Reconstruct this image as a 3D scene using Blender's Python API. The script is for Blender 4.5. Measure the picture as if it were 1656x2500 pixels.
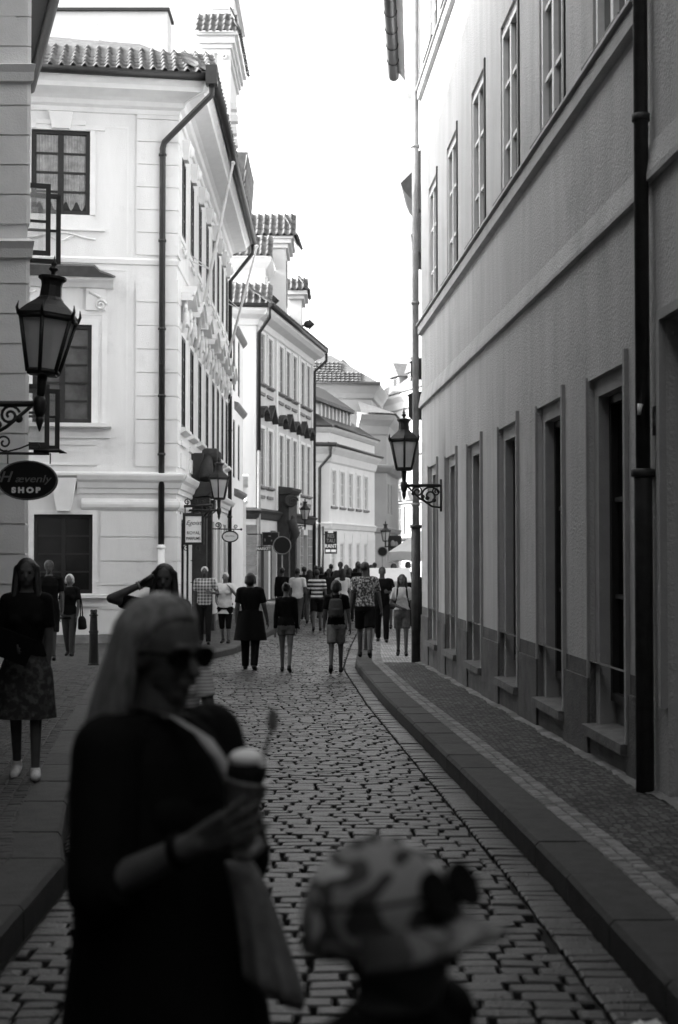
import bpy, math, random
from mathutils import Vector, Matrix
R = math.radians
random.seed(7)

# ------------------------------------------------------------------ camera, sky, sun, exposure
sc = bpy.context.scene
for o in list(bpy.data.objects):
    bpy.data.objects.remove(o)
EYE = 1.68
cam_d = bpy.data.cameras.new("camera")
cam = bpy.data.objects.new("camera", cam_d)
sc.collection.objects.link(cam)
cam_d.sensor_fit = 'VERTICAL'
cam_d.sensor_height = 36.0
cam_d.sensor_width = 23.85
cam_d.lens = 50.0
cam_d.clip_start = 0.05
cam_d.clip_end = 2000
cam.location = (0, 0, EYE)
cam.rotation_euler = (R(90 + 1.732), 0, 0)
cam_d.dof.use_dof = True
cam_d.dof.focus_distance = 19.0
cam_d.dof.aperture_fstop = 2.8
sc.camera = cam

SUN_EL, SUN_DIR = 28.0, (-0.997, -0.075)          # where the sun stands: low, from the left
w = bpy.data.worlds.new("World")
sc.world = w
w.use_nodes = True
nt = w.node_tree
bg = nt.nodes["Background"]
sky = nt.nodes.new("ShaderNodeTexSky")
sky.sky_type = 'NISHITA'
sky.sun_disc = False
sky.sun_elevation = R(SUN_EL)
sky.sun_rotation = math.atan2(SUN_DIR[0], SUN_DIR[1])
sky.dust_density = 4.0
bw = nt.nodes.new("ShaderNodeRGBToBW")             # black-and-white film
nt.links.new(sky.outputs[0], bw.inputs[0])
nt.links.new(bw.outputs[0], bg.inputs[0])
bg.inputs[1].default_value = 0.15
sd = bpy.data.lights.new("sun", 'SUN')
sd.energy = 2.2
sd.angle = R(0.5)
sun = bpy.data.objects.new("sun", sd)
sc.collection.objects.link(sun)
_h = math.cos(R(SUN_EL))
sun.rotation_euler = (-Vector((SUN_DIR[0]*_h, SUN_DIR[1]*_h, math.sin(R(SUN_EL))))).to_track_quat('-Z', 'Y').to_euler()
sc.view_settings.view_transform = 'Standard'
sc.view_settings.look = 'None'
sc.view_settings.gamma = 1.0
sc.view_settings.exposure = 2.5
sc.cycles.use_denoising = True
sc.cycles.denoiser = 'OPENIMAGEDENOISE'
sc.cycles.sample_clamp_indirect = 4.0
sc.cycles.max_bounces = 8

# ------------------------------------------------------------------ helpers
COL = sc.collection
ORG = {}                                            # world origin of every parent, so children can be written in world coordinates


def gz(Y):
    return -.015 * max(-20, min(Y, 30))


class MB:
    def __init__(s):
        s.v, s.f, s.sm = [], [], []

    def add(s, vs, fs, smooth=False):
        b = len(s.v)
        s.v += [tuple(p) for p in vs]
        s.f += [tuple(b + i for i in q) for q in fs]
        s.sm += [smooth] * len(fs)

    def hexa(s, p):                                 # eight corners: bottom ring 0-3 (ccw seen from above), top ring 4-7
        s.add(p, [(3, 2, 1, 0), (4, 5, 6, 7), (0, 1, 5, 4), (1, 2, 6, 5), (2, 3, 7, 6), (3, 0, 4, 7)])

    def box(s, x0, x1, y0, y1, z0, z1):
        s.hexa([(x0, y0, z0), (x1, y0, z0), (x1, y1, z0), (x0, y1, z0), (x0, y0, z1), (x1, y0, z1), (x1, y1, z1), (x0, y1, z1)])

    def wbox(s, W, u0, u1, d0, d1, z0, z1):
        P = W.P
        s.hexa([P(u0, d1, z0), P(u1, d1, z0), P(u1, d0, z0), P(u0, d0, z0), P(u0, d1, z1), P(u1, d1, z1), P(u1, d0, z1), P(u0, d0, z1)])

    def prof(s, W, u0, u1, pr, m0=0, m1=0):         # extrude a (d, z) profile along a wall; m0/m1 = mitre factors at the ends
        n = len(pr)
        a = [W.P(u0 - m0 * d, d, z) for d, z in pr]
        b = [W.P(u1 + m1 * d, d, z) for d, z in pr]
        fs = [(i, i + n, (i + 1) % n + n, (i + 1) % n) for i in range(n)]
        fs += [tuple(range(n)), tuple(range(2 * n - 1, n - 1, -1))]
        s.add(a + b, fs)

    def loft(s, loops, cap=True, smooth=True, closed=True):
        n = len(loops[0])
        vs = [p for l in loops for p in l]
        fs = []
        for j in range(len(loops) - 1):
            for i in range(n if closed else n - 1):
                k = (i + 1) % n
                fs.append((j * n + i, j * n + k, (j + 1) * n + k, (j + 1) * n + i))
        s.add(vs, fs, smooth)
        if cap and closed:
            b = len(s.v) - len(vs)
            s.f += [tuple(b + i for i in range(n - 1, -1, -1)), tuple(b + (len(loops) - 1) * n + i for i in range(n))]
            s.sm += [False, False]

    def tube(s, pts, r, n=8, smooth=True):
        pts = [Vector(p) for p in pts]
        rs = r if isinstance(r, (list, tuple)) else [r] * len(pts)
        loops = []
        prev = None
        for i, p in enumerate(pts):
            t = (pts[min(i + 1, len(pts) - 1)] - pts[max(i - 1, 0)]).normalized()
            if prev is None:
                a = t.orthogonal().normalized()
            else:
                a = (prev - t * prev.dot(t)).normalized()
            prev = a
            b = t.cross(a)
            loops.append([p + (a * math.cos(2 * math.pi * k / n) + b * math.sin(2 * math.pi * k / n)) * rs[i] for k in range(n)])
        s.loft(loops, True, smooth)

    def lathe(s, pr, c, n=12, smooth=True, ph=0.0, M=None):
        loops = []
        for r, z in pr:
            l = []
            for k in range(n):
                a = 2 * math.pi * k / n + ph
                q = Vector((math.cos(a) * r, math.sin(a) * r, z))
                if M is not None:
                    q = M @ q
                l.append(q + Vector(c))
            loops.append(l)
        s.loft(loops, True, smooth)

    def ball(s, c, r, n=10, m=7):
        rx, ry, rz = r if isinstance(r, (tuple, list)) else (r, r, r)
        loops = []
        for j in range(m + 1):
            t = math.pi * (j / m - .5) * .98
            loops.append([(c[0] + rx * math.cos(t) * math.cos(2 * math.pi * k / n), c[1] + ry * math.cos(t) * math.sin(2 * math.pi * k / n), c[2] + rz * math.sin(t)) for k in range(n)])
        s.loft(loops, True, True)

    def build(s, name, m, parent=None, label=None):
        me = bpy.data.meshes.new(name)
        o3 = ORG.get(parent.name, (0, 0, 0)) if parent else (0, 0, 0)
        me.from_pydata([(a - o3[0], b - o3[1], c - o3[2]) for a, b, c in s.v], [], s.f)
        if m:
            me.materials.append(m)
        me.polygons.foreach_set('use_smooth', s.sm)
        me.update()
        o = bpy.data.objects.new(name, me)
        COL.objects.link(o)
        if parent:
            o.parent = parent
            ORG[o.name] = o3
        if label:
            o['label'] = label
        return o


class Wl:                                           # a vertical wall plane: u along it, d out of it (to the right of p0->p1), z up
    def __init__(s, p0, p1):
        s.p = p0
        s.L = math.hypot(p1[0] - p0[0], p1[1] - p0[1])
        s.dx, s.dy = (p1[0] - p0[0]) / s.L, (p1[1] - p0[1]) / s.L

    def P(s, u, d, z):
        return (s.p[0] + u * s.dx + d * s.dy, s.p[1] + u * s.dy - d * s.dx, z)


def thing(name, label, cat, loc, group=None):
    o = bpy.data.objects.new(name, None)
    COL.objects.link(o)
    o.location = loc
    o.empty_display_size = .2
    o['label'] = label
    o['category'] = cat
    if group:
        o['group'] = group
    ORG[o.name] = tuple(loc)
    return o


def tag(o, label, cat, group=None):
    o['label'] = label
    o['category'] = cat
    if group:
        o['group'] = group
    return o


def struct(o):
    o['kind'] = 'structure'
    return o


# ------------------------------------------------------------------ materials (all grey: the photograph is black and white)
def mat(name, base, rough=.8, var=0.0, scale=3.0, bump=0.0, bscale=40.0, spec=.3, metal=0.0, streak=False, island=0.0, stain=0.0):
    m = bpy.data.materials.new(name)
    m.use_nodes = True
    t = m.node_tree
    N, Lk = t.nodes, t.links
    p = N["Principled BSDF"]
    p.inputs['Base Color'].default_value = (base, base, base, 1)
    p.inputs['Roughness'].default_value = rough
    p.inputs['Specular IOR Level'].default_value = spec
    p.inputs['Metallic'].default_value = metal
    co = N.new("ShaderNodeTexCoord")
    src = co.outputs['Object']
    if streak:
        mp = N.new("ShaderNodeMapping")
        mp.inputs['Scale'].default_value = (1, 1, .16)
        Lk.new(src, mp.inputs[0])
        src = mp.outputs[0]
    val = None
    if var:
        n = N.new("ShaderNodeTexNoise")
        n.inputs['Scale'].default_value = scale
        n.inputs['Detail'].default_value = 8
        n.inputs['Roughness'].default_value = .62
        Lk.new(src, n.inputs['Vector'])
        mr = N.new("ShaderNodeMapRange")
        mr.inputs['From Min'].default_value = .3
        mr.inputs['From Max'].default_value = .7
        mr.inputs['To Min'].default_value = base * (1 - var)
        mr.inputs['To Max'].default_value = min(.95, base * (1 + var))
        Lk.new(n.outputs['Fac'], mr.inputs['Value'])
        val = mr.outputs[0]
    if island:
        g = N.new("ShaderNodeNewGeometry")
        mr2 = N.new("ShaderNodeMapRange")
        mr2.inputs['To Min'].default_value = 1 - island
        mr2.inputs['To Max'].default_value = 1 + island
        Lk.new(g.outputs['Random Per Island'], mr2.inputs['Value'])
        mu = N.new("ShaderNodeMath")
        mu.operation = 'MULTIPLY'
        Lk.new(mr2.outputs[0], mu.inputs[0])
        if val:
            Lk.new(val, mu.inputs[1])
        else:
            mu.inputs[1].default_value = base
        val = mu.outputs[0]
    if stain:
        n3 = N.new("ShaderNodeTexNoise")
        n3.inputs['Scale'].default_value = .9
        n3.inputs['Detail'].default_value = 10
        n3.inputs['Roughness'].default_value = .75
        Lk.new(co.outputs['Object'], n3.inputs['Vector'])
        mr3 = N.new("ShaderNodeMapRange")
        mr3.inputs['From Min'].default_value = .56
        mr3.inputs['From Max'].default_value = .68
        mr3.inputs['To Min'].default_value = 1
        mr3.inputs['To Max'].default_value = 1 - stain
        Lk.new(n3.outputs['Fac'], mr3.inputs['Value'])
        mu3 = N.new("ShaderNodeMath")
        mu3.operation = 'MULTIPLY'
        Lk.new(mr3.outputs[0], mu3.inputs[0])
        if val:
            Lk.new(val, mu3.inputs[1])
        else:
            mu3.inputs[1].default_value = base
        val = mu3.outputs[0]
    if val:
        Lk.new(val, p.inputs['Base Color'])
    if bump:
        nb = N.new("ShaderNodeTexNoise")
        nb.inputs['Scale'].default_value = bscale
        nb.inputs['Detail'].default_value = 6
        Lk.new(co.outputs['Object'], nb.inputs['Vector'])
        b = N.new("ShaderNodeBump")
        b.inputs['Strength'].default_value = bump
        b.inputs['Distance'].default_value = .02
        Lk.new(nb.outputs['Fac'], b.inputs['Height'])
        Lk.new(b.outputs[0], p.inputs['Normal'])
    return m


def mosaic(name, base, sc_=16, var=.4, joint=.35):   # small-stone mosaic paving
    m = mat(name, base, .75)
    t = m.node_tree
    N, Lk = t.nodes, t.links
    p = N["Principled BSDF"]
    co = N.new("ShaderNodeTexCoord")
    v = N.new("ShaderNodeTexVoronoi")
    v.voronoi_dimensions = '2D'
    v.inputs['Scale'].default_value = sc_
    v.inputs['Randomness'].default_value = .55
    Lk.new(co.outputs['Object'], v.inputs['Vector'])
    e = N.new("ShaderNodeTexVoronoi")
    e.voronoi_dimensions = '2D'
    e.feature = 'DISTANCE_TO_EDGE'
    e.inputs['Scale'].default_value = sc_
    e.inputs['Randomness'].default_value = .55
    Lk.new(co.outputs['Object'], e.inputs['Vector'])
    bwn = N.new("ShaderNodeRGBToBW")
    Lk.new(v.outputs['Color'], bwn.inputs[0])
    mr = N.new("ShaderNodeMapRange")
    mr.inputs['From Min'].default_value = .2
    mr.inputs['From Max'].default_value = .8
    mr.inputs['To Min'].default_value = base * (1 - var)
    mr.inputs['To Max'].default_value = base * (1 + var)
    Lk.new(bwn.outputs[0], mr.inputs['Value'])
    ed = N.new("ShaderNodeMapRange")
    ed.inputs['From Min'].default_value = .03
    ed.inputs['From Max'].default_value = .16
    ed.inputs['To Min'].default_value = joint
    ed.inputs['To Max'].default_value = 1
    Lk.new(e.outputs['Distance'], ed.inputs['Value'])
    n = N.new("ShaderNodeTexNoise")
    n.inputs['Scale'].default_value = 1.3
    n.inputs['Detail'].default_value = 6
    Lk.new(co.outputs['Object'], n.inputs['Vector'])
    nr = N.new("ShaderNodeMapRange")
    nr.inputs['From Min'].default_value = .3
    nr.inputs['From Max'].default_value = .7
    nr.inputs['To Min'].default_value = .7
    nr.inputs['To Max'].default_value = 1.3
    Lk.new(n.outputs['Fac'], nr.inputs['Value'])
    a = N.new("ShaderNodeMath"); a.operation = 'MULTIPLY'
    Lk.new(mr.outputs[0], a.inputs[0]); Lk.new(ed.outputs[0], a.inputs[1])
    c = N.new("ShaderNodeMath"); c.operation = 'MULTIPLY'
    Lk.new(a.outputs[0], c.inputs[0]); Lk.new(nr.outputs[0], c.inputs[1])
    Lk.new(c.outputs[0], p.inputs['Base Color'])
    b = N.new("ShaderNodeBump")
    b.inputs['Strength'].default_value = .9
    b.inputs['Distance'].default_value = .012
    Lk.new(ed.outputs[0], b.inputs['Height'])
    Lk.new(b.outputs[0], p.inputs['Normal'])
    return m


M = dict(
    r_plaster=mat('grey street plaster', .45, .9, .13, 2.6, .7, 40, streak=True, stain=.16),
    r_plinth=mat('scuffed shade-darkened plinth plaster', .115, .9, .3, 3, .7, 45, stain=.4),  # base darkened to imitate shade at the wall foot; blotches are scuffs
    r_trim=mat('smooth grey trim', .34, .85, .1, 4, .2, 60),
    r_sill=mat('worn stone sill', .13, .85, .3, 7, .6, 30),
    l_plaster=mat('white baroque plaster', .7, .9, .09, 1.3, .3, 50, streak=True, stain=.1),
    l_old=mat('weathered white plaster', .6, .9, .05, 1.0, .3, 40, stain=.3),
    l_trim=mat('white stucco trim', .74, .9, .05, 3, .2, 50),
    near_plaster=mat('light grey plaster', .85, .9, .08, 2, .3, 50),
    bright=mat('very pale plaster', .72, .9, .05, 1.5, .1, 40),  # one even pale tone for the white houses down the street
    far=mat('far pale plaster', .34, .9, .08, .8, .1, 30),
    off=mat('cream plaster', .55, .9, .08, 1.5, .2, 40),
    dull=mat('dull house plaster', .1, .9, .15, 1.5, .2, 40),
    tile=mat('clay roof tile', .13, .75, .35, 6, .4, 60, island=.3),
    tile_far=mat('sun bleached clay tile', .15, .8, .2, 5, .3, 50, island=.25),
    metal=mat('black painted gutter metal', .018, .45, .3, 5, .1, 80, .4),
    grey_metal=mat('grey zinc pipe', .22, .5, .25, 5, .1, 60, .4),
    iron=mat('black wrought iron', .012, .5, .3, 9, .2, 90, .4),
    pipe_dark=mat('dark painted downpipe', .035, .5, .4, 6, .2, 60, .4),
    wood=mat('dark window frame paint', .02, .5, .2, 8, .1, 60, .3),
    wood_w=mat('light window frame paint', .68, .5, .08, 8, .1, 60, .4),
    wood_g=mat('grey window frame paint', .3, .5, .08, 8, .1, 60, .4),
    glass=mat('dark window glass', .012, .1, .0, 1, .06, 3, .35),
    glass_m=mat('mid grey window glass', .07, .12, .5, 1.5, .06, 3, .4),  # no blind behind; the pane itself is coloured mottled grey
    glass_d=mat('dusty unlit window glass', .006, .65, .4, 3, .1, 6, .05),
    glass_r=mat('clean window glass', .02, .03, .0, 1, .05, 1.5, .8),
    glass_b=mat('glass with painted pale reflection', .3, .12, .25, 2.5, .05, 3, .7),  # pale base colour imitates bright sky reflected in the panes
    glass_l=mat('frosted lantern glass', .75, .35, .15, 6, .0, 3, .5),
    black=mat('black opening fill', .006, .7, .2, 5),  # flat black in place of the shaded depth behind openings
    curtain=mat('net curtain', .28, .9, .35, 6, .3, 25),
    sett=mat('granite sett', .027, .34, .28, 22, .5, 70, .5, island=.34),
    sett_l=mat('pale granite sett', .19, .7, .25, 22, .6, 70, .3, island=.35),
    kerb=mat('granite kerb', .046, .7, .3, 9, .5, 80, .3, island=.22),
    joint=mat('dark sand joint', .012, .95, .4, 9),
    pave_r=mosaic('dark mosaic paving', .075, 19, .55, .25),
    pave_l=mosaic('grey mosaic paving', .06, 17, .55, .25),
    stone=mat('dark portal sandstone', .045, .9, .3, 5, .5, 40),
    stone_m=mat('grey sandstone', .2, .9, .25, 5, .4, 40),
    white=mat('white sign enamel', .8, .5, .03, 5),
    signblack=mat('black sign enamel', .008, .4, .1, 5),
    letter_g=mat('grey sign lettering', .16, .5, .05, 5),
    canvas=mat('white umbrella canvas', .82, .9, .05, 4, .1, 60),
)

t_ = M['glass_l'].node_tree                         # lantern panes let half the light through
tr_ = t_.nodes.new('ShaderNodeBsdfTransparent')
tl_ = t_.nodes.new('ShaderNodeBsdfTranslucent')
tl_.inputs[0].default_value = (.7, .7, .7, 1)
m1_, m2_ = t_.nodes.new('ShaderNodeMixShader'), t_.nodes.new('ShaderNodeMixShader')
m1_.inputs[0].default_value = .22
m2_.inputs[0].default_value = .4
t_.links.new(tl_.outputs[0], m1_.inputs[1])
t_.links.new(tr_.outputs[0], m1_.inputs[2])
t_.links.new(m1_.outputs[0], m2_.inputs[1])
t_.links.new(t_.nodes['Principled BSDF'].outputs[0], m2_.inputs[2])
t_.links.new(m2_.outputs[0], t_.nodes['Material Output'].inputs[0])


def pad(name, base, rough=.85, var=.2, scale=14, bump=.25, bscale=120):
    return mat(name, base, rough, var, scale, bump, bscale, .08)


# ------------------------------------------------------------------ ground, road, kerbs, pavements
def interp(pl, Y):
    if Y <= pl[0][1]:
        return pl[0][0]
    for (x0, y0), (x1, y1) in zip(pl, pl[1:]):
        if Y <= y1:
            return x0 + (x1 - x0) * (Y - y0) / (y1 - y0)
    return pl[-1][0]


KR = [(1.32, -20), (1.30, 4), (1.27, 5.4), (1.17, 8.2), (.99, 11.6), (.82, 14.7), (.59, 18.9), (.33, 25.5), (.31, 26.5), (.36, 29), (.48, 33), (.95, 45), (2.3, 62), (4.2, 75), (9, 110)]
KL = [(-1.5, -20), (-1.46, 5), (-1.52, 8), (-1.78, 9.1), (-2.07, 11.3), (-2.5, 14.4), (-3.32, 20.8), (-3.72, 24.2), (-3.62, 26.2), (-2.74, 28.8), (-2.28, 31.2), (-2.1, 34.3), (-1.77, 39.2), (-1.2, 50), (-.2, 62), (1.5, 74), (6, 110)]
WL_R = [(3.6, -20), (2.62, 4), (2.28, 10.94), (1.5, 25.9), (1.45, 26.2), (2.0, 34), (2.8, 45), (5, 62), (9, 80), (16, 110)]
WL_L = [(-3.4, -20), (-3.25, 12.5), (-3.3, 13.4), (-9, 13.5), (-12, 15), (-12, 31), (-4.2, 32.7), (-3.8, 33), (-3.95, 57), (-3.6, 62), (-1.4, 76), (-.5, 82), (2.4, 93), (6, 110)]

mb = MB()
ys = [-60, -20, -10, 0, 5, 10, 15, 20, 25, 30, 40, 60, 90, 140, 300, 900]
for i in range(len(ys) - 1):
    a, b = ys[i], ys[i + 1]
    mb.add([(-900, a, gz(a) - .05), (900, a, gz(a) - .05), (900, b, gz(b) - .05), (-900, b, gz(b) - .05)], [(0, 1, 2, 3)])
struct(mb.build('ground', M['joint']))


def stone(mb, x0, x1, y0, y1, zt, ang=0.0, c=None, depth=.06, bev=.009, j=.005, tilt=.0025):
    q = [(x0, y0), (x1, y0), (x1, y1), (x0, y1)]
    q = [(x + random.uniform(-j, j), y + random.uniform(-j, j)) for x, y in q]
    cx, cy = (x0 + x1) / 2, (y0 + y1) / 2
    if ang:
        ca, sa = math.cos(ang), math.sin(ang)
        rx, ry = c if c else (cx, cy)
        q = [(rx + (x - rx) * ca - (y - ry) * sa, ry + (x - rx) * sa + (y - ry) * ca) for x, y in q]
        cx, cy = sum(p[0] for p in q) / 4, sum(p[1] for p in q) / 4
    tx, ty = random.uniform(-tilt, tilt), random.uniform(-tilt, tilt)
    w_, l_ = max(.03, (x1 - x0) / 2), max(.03, (y1 - y0) / 2)
    ins = []
    for x, y in q:
        dx, dy = x - cx, y - cy
        f = max(0, 1 - bev / math.hypot(dx, dy) * 1.3)
        ins.append((cx + dx * f, cy + dy * f))
    vs = [(x, y, zt - depth) for x, y in q] + [(x, y, zt - bev * .8) for x, y in q] + [(x, y, zt + tx * (x - cx) / w_ + ty * (y - cy) / l_) for x, y in ins]
    vs.append((cx, cy, zt + random.uniform(.0, .003)))
    fs = []
    for k in range(4):
        n = (k + 1) % 4
        fs += [(k, n, n + 4, k + 4), (k + 4, n + 4, n + 8, k + 8), (k + 8, n + 8, 12)]
    mb.add(vs, fs, False)


mb = MB()
Y = 2.0
row = 0
while Y < 74:
    pitch = .118 * random.uniform(.9, 1.1)
    big = 1.0 if Y < 34 else 1.6
    pitch *= big
    xl, xr = interp(KL, Y) + .03, interp(KR, Y) - .235
    x = xl + random.uniform(-.1, .02)
    wav = random.uniform(0, 6)
    while x < xr - .05:
        wd = random.uniform(.13, .225) * big
        gap = random.uniform(.01, .032)
        x1 = min(x + wd, xr)
        yy = Y + .009 * math.sin(x * 2.1 + wav * .1 + Y * .7)
        if x1 - max(x, xl) > .05:
            stone(mb, max(x, xl), x1, yy + .004, yy + pitch - random.uniform(.011, .018), gz(Y) + random.uniform(-.004, .004) - .02 * abs((x - (xl + xr) / 2) / ((xr - xl) / 2)) ** 2)
        x = x1 + gap
    # the gutter course beside the right-hand kerb
    stone(mb, xr + .025, interp(KR, Y) - .008, Y + .004, Y + pitch - .012, gz(Y) - .022 + random.uniform(-.004, .004), ang=.0)
    Y += pitch
    row += 1
struct(mb.build('road', M['sett']))


def ribbon(mb, A, B, y0, y1, h, step=.6, da=0, db=0):
    Y = y0
    vs, fs = [], []
    n = int((y1 - y0) / step)
    for i in range(n + 1):
        Y = y0 + (y1 - y0) * i / n
        vs += [(interp(A, Y) + da, Y, gz(Y) + h), (interp(B, Y) + db, Y, gz(Y) + h)]
    for i in range(n):
        fs.append((2 * i, 2 * i + 1, 2 * i + 3, 2 * i + 2))
    mb.add(vs, fs)


def kerb_run(mb, K, y0, y1, side, wdt=.3, ln=(.75, 1.25), h=.12):
    Y = y0
    while Y < y1:
        l = random.uniform(*ln)
        Y2 = min(Y + l, y1)
        a, b = interp(K, Y), interp(K, Y2)
        g = .01
        za, zb = gz(Y) + h, gz(Y2) + h + random.uniform(-.004, .004)
        o = wdt * side
        r = .022 * side
        xs = [(a, -.2), (a, -.025), (a + r, 0), (a + o, 0), (a + o, -.2)]
        xe = [(b, -.2), (b, -.025), (b + r, 0), (b + o, 0), (b + o, -.2)]
        la = [(x, Y + g, za + z) for x, z in xs]
        lb = [(x, Y2 - g, zb + z) for x, z in xe]
        n = 5
        fs = [(i, (i + 1) % n, (i + 1) % n + n, i + n) for i in range(n)] + [(0, 1, 2, 3, 4), (9, 8, 7, 6, 5)]
        if side > 0:
            fs = [tuple(reversed(f)) for f in fs]
        mb.add(la + lb, fs)
        Y = Y2


mb = MB()
kerb_run(mb, KR, -4, 62, 1)
struct(mb.build('kerb', M['kerb']))
mb = MB()
kerb_run(mb, KL, -4, 24, -1)
kerb_run(mb, KL, 24, 34, -1, .3, (.35, .5))
kerb_run(mb, KL, 34, 74, -1)
struct(mb.build('kerb', M['kerb']))


def sett_strip(mb, K, y0, y1, off, side, cols=2, s=.085):
    Y = y0
    while Y < y1:
        a = interp(K, Y)
        ang = math.atan2(interp(K, Y + .1) - a, .1)
        for c in range(cols):
            x0 = a + side * (off + c * s)
            x1 = a + side * (off + c * s + s * .9)
            lo, hi = min(x0, x1), max(x0, x1)
            stone(mb, lo, hi, Y, Y + s * random.uniform(.82, .95), gz(Y) + .124 + random.uniform(-.003, .003), ang=-ang, bev=.008, j=.004)
        Y += s


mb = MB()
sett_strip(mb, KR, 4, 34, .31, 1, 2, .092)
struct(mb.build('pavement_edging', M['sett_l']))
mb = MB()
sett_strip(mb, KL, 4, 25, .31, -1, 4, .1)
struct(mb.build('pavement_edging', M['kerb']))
mb = MB()
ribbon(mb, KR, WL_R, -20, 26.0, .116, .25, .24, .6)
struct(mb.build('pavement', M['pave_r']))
mb = MB()
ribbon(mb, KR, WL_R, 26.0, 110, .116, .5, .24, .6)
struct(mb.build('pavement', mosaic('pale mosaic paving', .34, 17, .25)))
mb = MB()                                           # rough pale mortar line where the pavement meets the right wall
Y = 4
while Y < 25.8:
    a = interp(WL_R, Y)
    wdt = .06 + .05 * math.sin(Y * 1.9) ** 2 + random.uniform(0, .03)
    a2 = interp(WL_R, Y + .25)
    mb.add([(a - wdt, Y, gz(Y) + .121), (a + .05, Y, gz(Y) + .135), (a2 + .05, Y + .25, gz(Y) + .135), (a2 - .06 - .05 * math.sin((Y + .25) * 1.9) ** 2, Y + .25, gz(Y) + .121)], [(0, 1, 2, 3)])
    Y += .25
struct(mb.build('pavement_margin', M['sett_l']))
mb = MB()
WLX = [(-12, -20), (-12, 33), (-6, 33.2), (-4, 34), (-5, 62), (-3, 76), (0, 82), (6, 110)]
ribbon(mb, WLX, KL, -20, 110, .116, .25, 0, -.2)
struct(mb.build('pavement', M['pave_l']))
mb = MB()                                           # chequered tile field on the left pavement in front of the alley
yy = 16.2
while yy < 26:
    xr = interp(KL, yy) - .74
    x = xr - .1
    while x > -6.6:
        stone(mb, x, x + .105, yy, yy + .135, gz(yy) + .122 + random.uniform(-.002, .002), bev=.009, j=.003)
        x -= .12
    yy += .15
struct(mb.build('tile_pavement', M['kerb']))


# ------------------------------------------------------------------ building helpers
def facade(mb, W, u0, u1, z0, z1, ops=(), d=0.0):
    us = sorted(set([u0, u1] + [o[0] for o in ops] + [o[1] for o in ops]))
    zs = sorted(set([z0, z1] + [o[2] for o in ops] + [o[3] for o in ops]))
    us = [u for u in us if u0 <= u <= u1]
    zs = [z for z in zs if z0 <= z <= z1]
    for i in range(len(us) - 1):
        for j in range(len(zs) - 1):
            uc, zc = (us[i] + us[i + 1]) / 2, (zs[j] + zs[j + 1]) / 2
            if any(o[0] < uc < o[1] and o[2] < zc < o[3] for o in ops):
                continue
            mb.add([W.P(us[i], d, zs[j]), W.P(us[i + 1], d, zs[j]), W.P(us[i + 1], d, zs[j + 1]), W.P(us[i], d, zs[j + 1])], [(0, 1, 2, 3)])
    for o in ops:
        a, b, c, e = o[:4]
        q = d - o[4]
        for p in ([(a, d, c), (a, q, c), (a, q, e), (a, d, e)], [(b, q, c), (b, d, c), (b, d, e), (b, q, e)],
                  [(a, d, e), (a, q, e), (b, q, e), (b, d, e)], [(a, q, c), (a, d, c), (b, d, c), (b, q, c)]):
            mb.add([W.P(*t) for t in p], [(0, 1, 2, 3)])


def window(bld, W, a, b, c, e, inset, cols=2, rows=3, fm='wood', gm='glass', bar=.035, rim=.055, sill=None, rowz=None, sw=.1, d0=0.0, mull=.09):
    f = MB()
    q = d0 - inset
    f.wbox(W, a, a + rim, q, q + .07, c, e)
    f.wbox(W, b - rim, b, q, q + .07, c, e)
    f.wbox(W, a + rim, b - rim, q, q + .07, e - rim, e)
    f.wbox(W, a + rim, b - rim, q, q + .07, c, c + rim)
    xs = [a + rim + (b - a - 2 * rim) * i / cols for i in range(cols + 1)]
    for i in range(1, cols):
        h = mull / 2 if (cols % 2 == 0 and i == cols // 2) else bar / 2
        f.wbox(W, xs[i] - h, xs[i] + h, q, q + .06, c + rim, e - rim)
    zs = rowz if rowz else [c + rim + (e - c - 2 * rim) * i / rows for i in range(1, rows)]
    for z in zs:
        for i in range(cols):
            f.wbox(W, xs[i] + .01, xs[i + 1] - .01, q + .002, q + .045, z - bar / 2, z + bar / 2)
    fo = f.build('window', M[fm], bld)
    g = MB()
    g.wbox(W, a + .01, b - .01, q - .03, q + .01, c + .01, e - .01)
    g.build('pane', M[gm], fo)
    if sill:
        s = MB()
        ov, pr, th = sill[:3]
        s.prof(W, a - ov, b + ov, [(-inset + d0 + .02, c - .005), (d0 + pr, c - .03), (d0 + pr, c - .03 - th), (d0 + .0, c - .035 - th * 1.2), (-inset + d0 + .02, c - .04)])
        s.build('sill', M[sill[3]], fo)
    return fo


def surround(par, W, a, b, c, e, wd=.16, pr=.05, m='l_trim', bottom=False, d0=0):
    s = MB()
    s.wbox(W, a - wd, a, d0 - .01, d0 + pr, c, e + wd)
    s.wbox(W, b, b + wd, d0 - .01, d0 + pr, c, e + wd)
    s.wbox(W, a, b, d0 - .01, d0 + pr, e, e + wd)
    if bottom:
        s.wbox(W, a - wd, b + wd, d0 - .01, d0 + pr, c - wd, c)
    s.build('surround', M[m], par)


def shell(bld, pts, z0, z1, m, name='rear_wall', cap=True, skip=()):
    mb = MB()
    n = len(pts)
    for i in range(n):
        if i in skip:
            continue
        a, b = pts[i], pts[(i + 1) % n]
        mb.add([(a[0], a[1], z0), (b[0], b[1], z0), (b[0], b[1], z1), (a[0], a[1], z1)], [(0, 1, 2, 3)])
    if cap:
        mb.add([(p[0], p[1], z1) for p in pts], [tuple(range(n))])
    return mb.build(name, m, bld)


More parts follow.
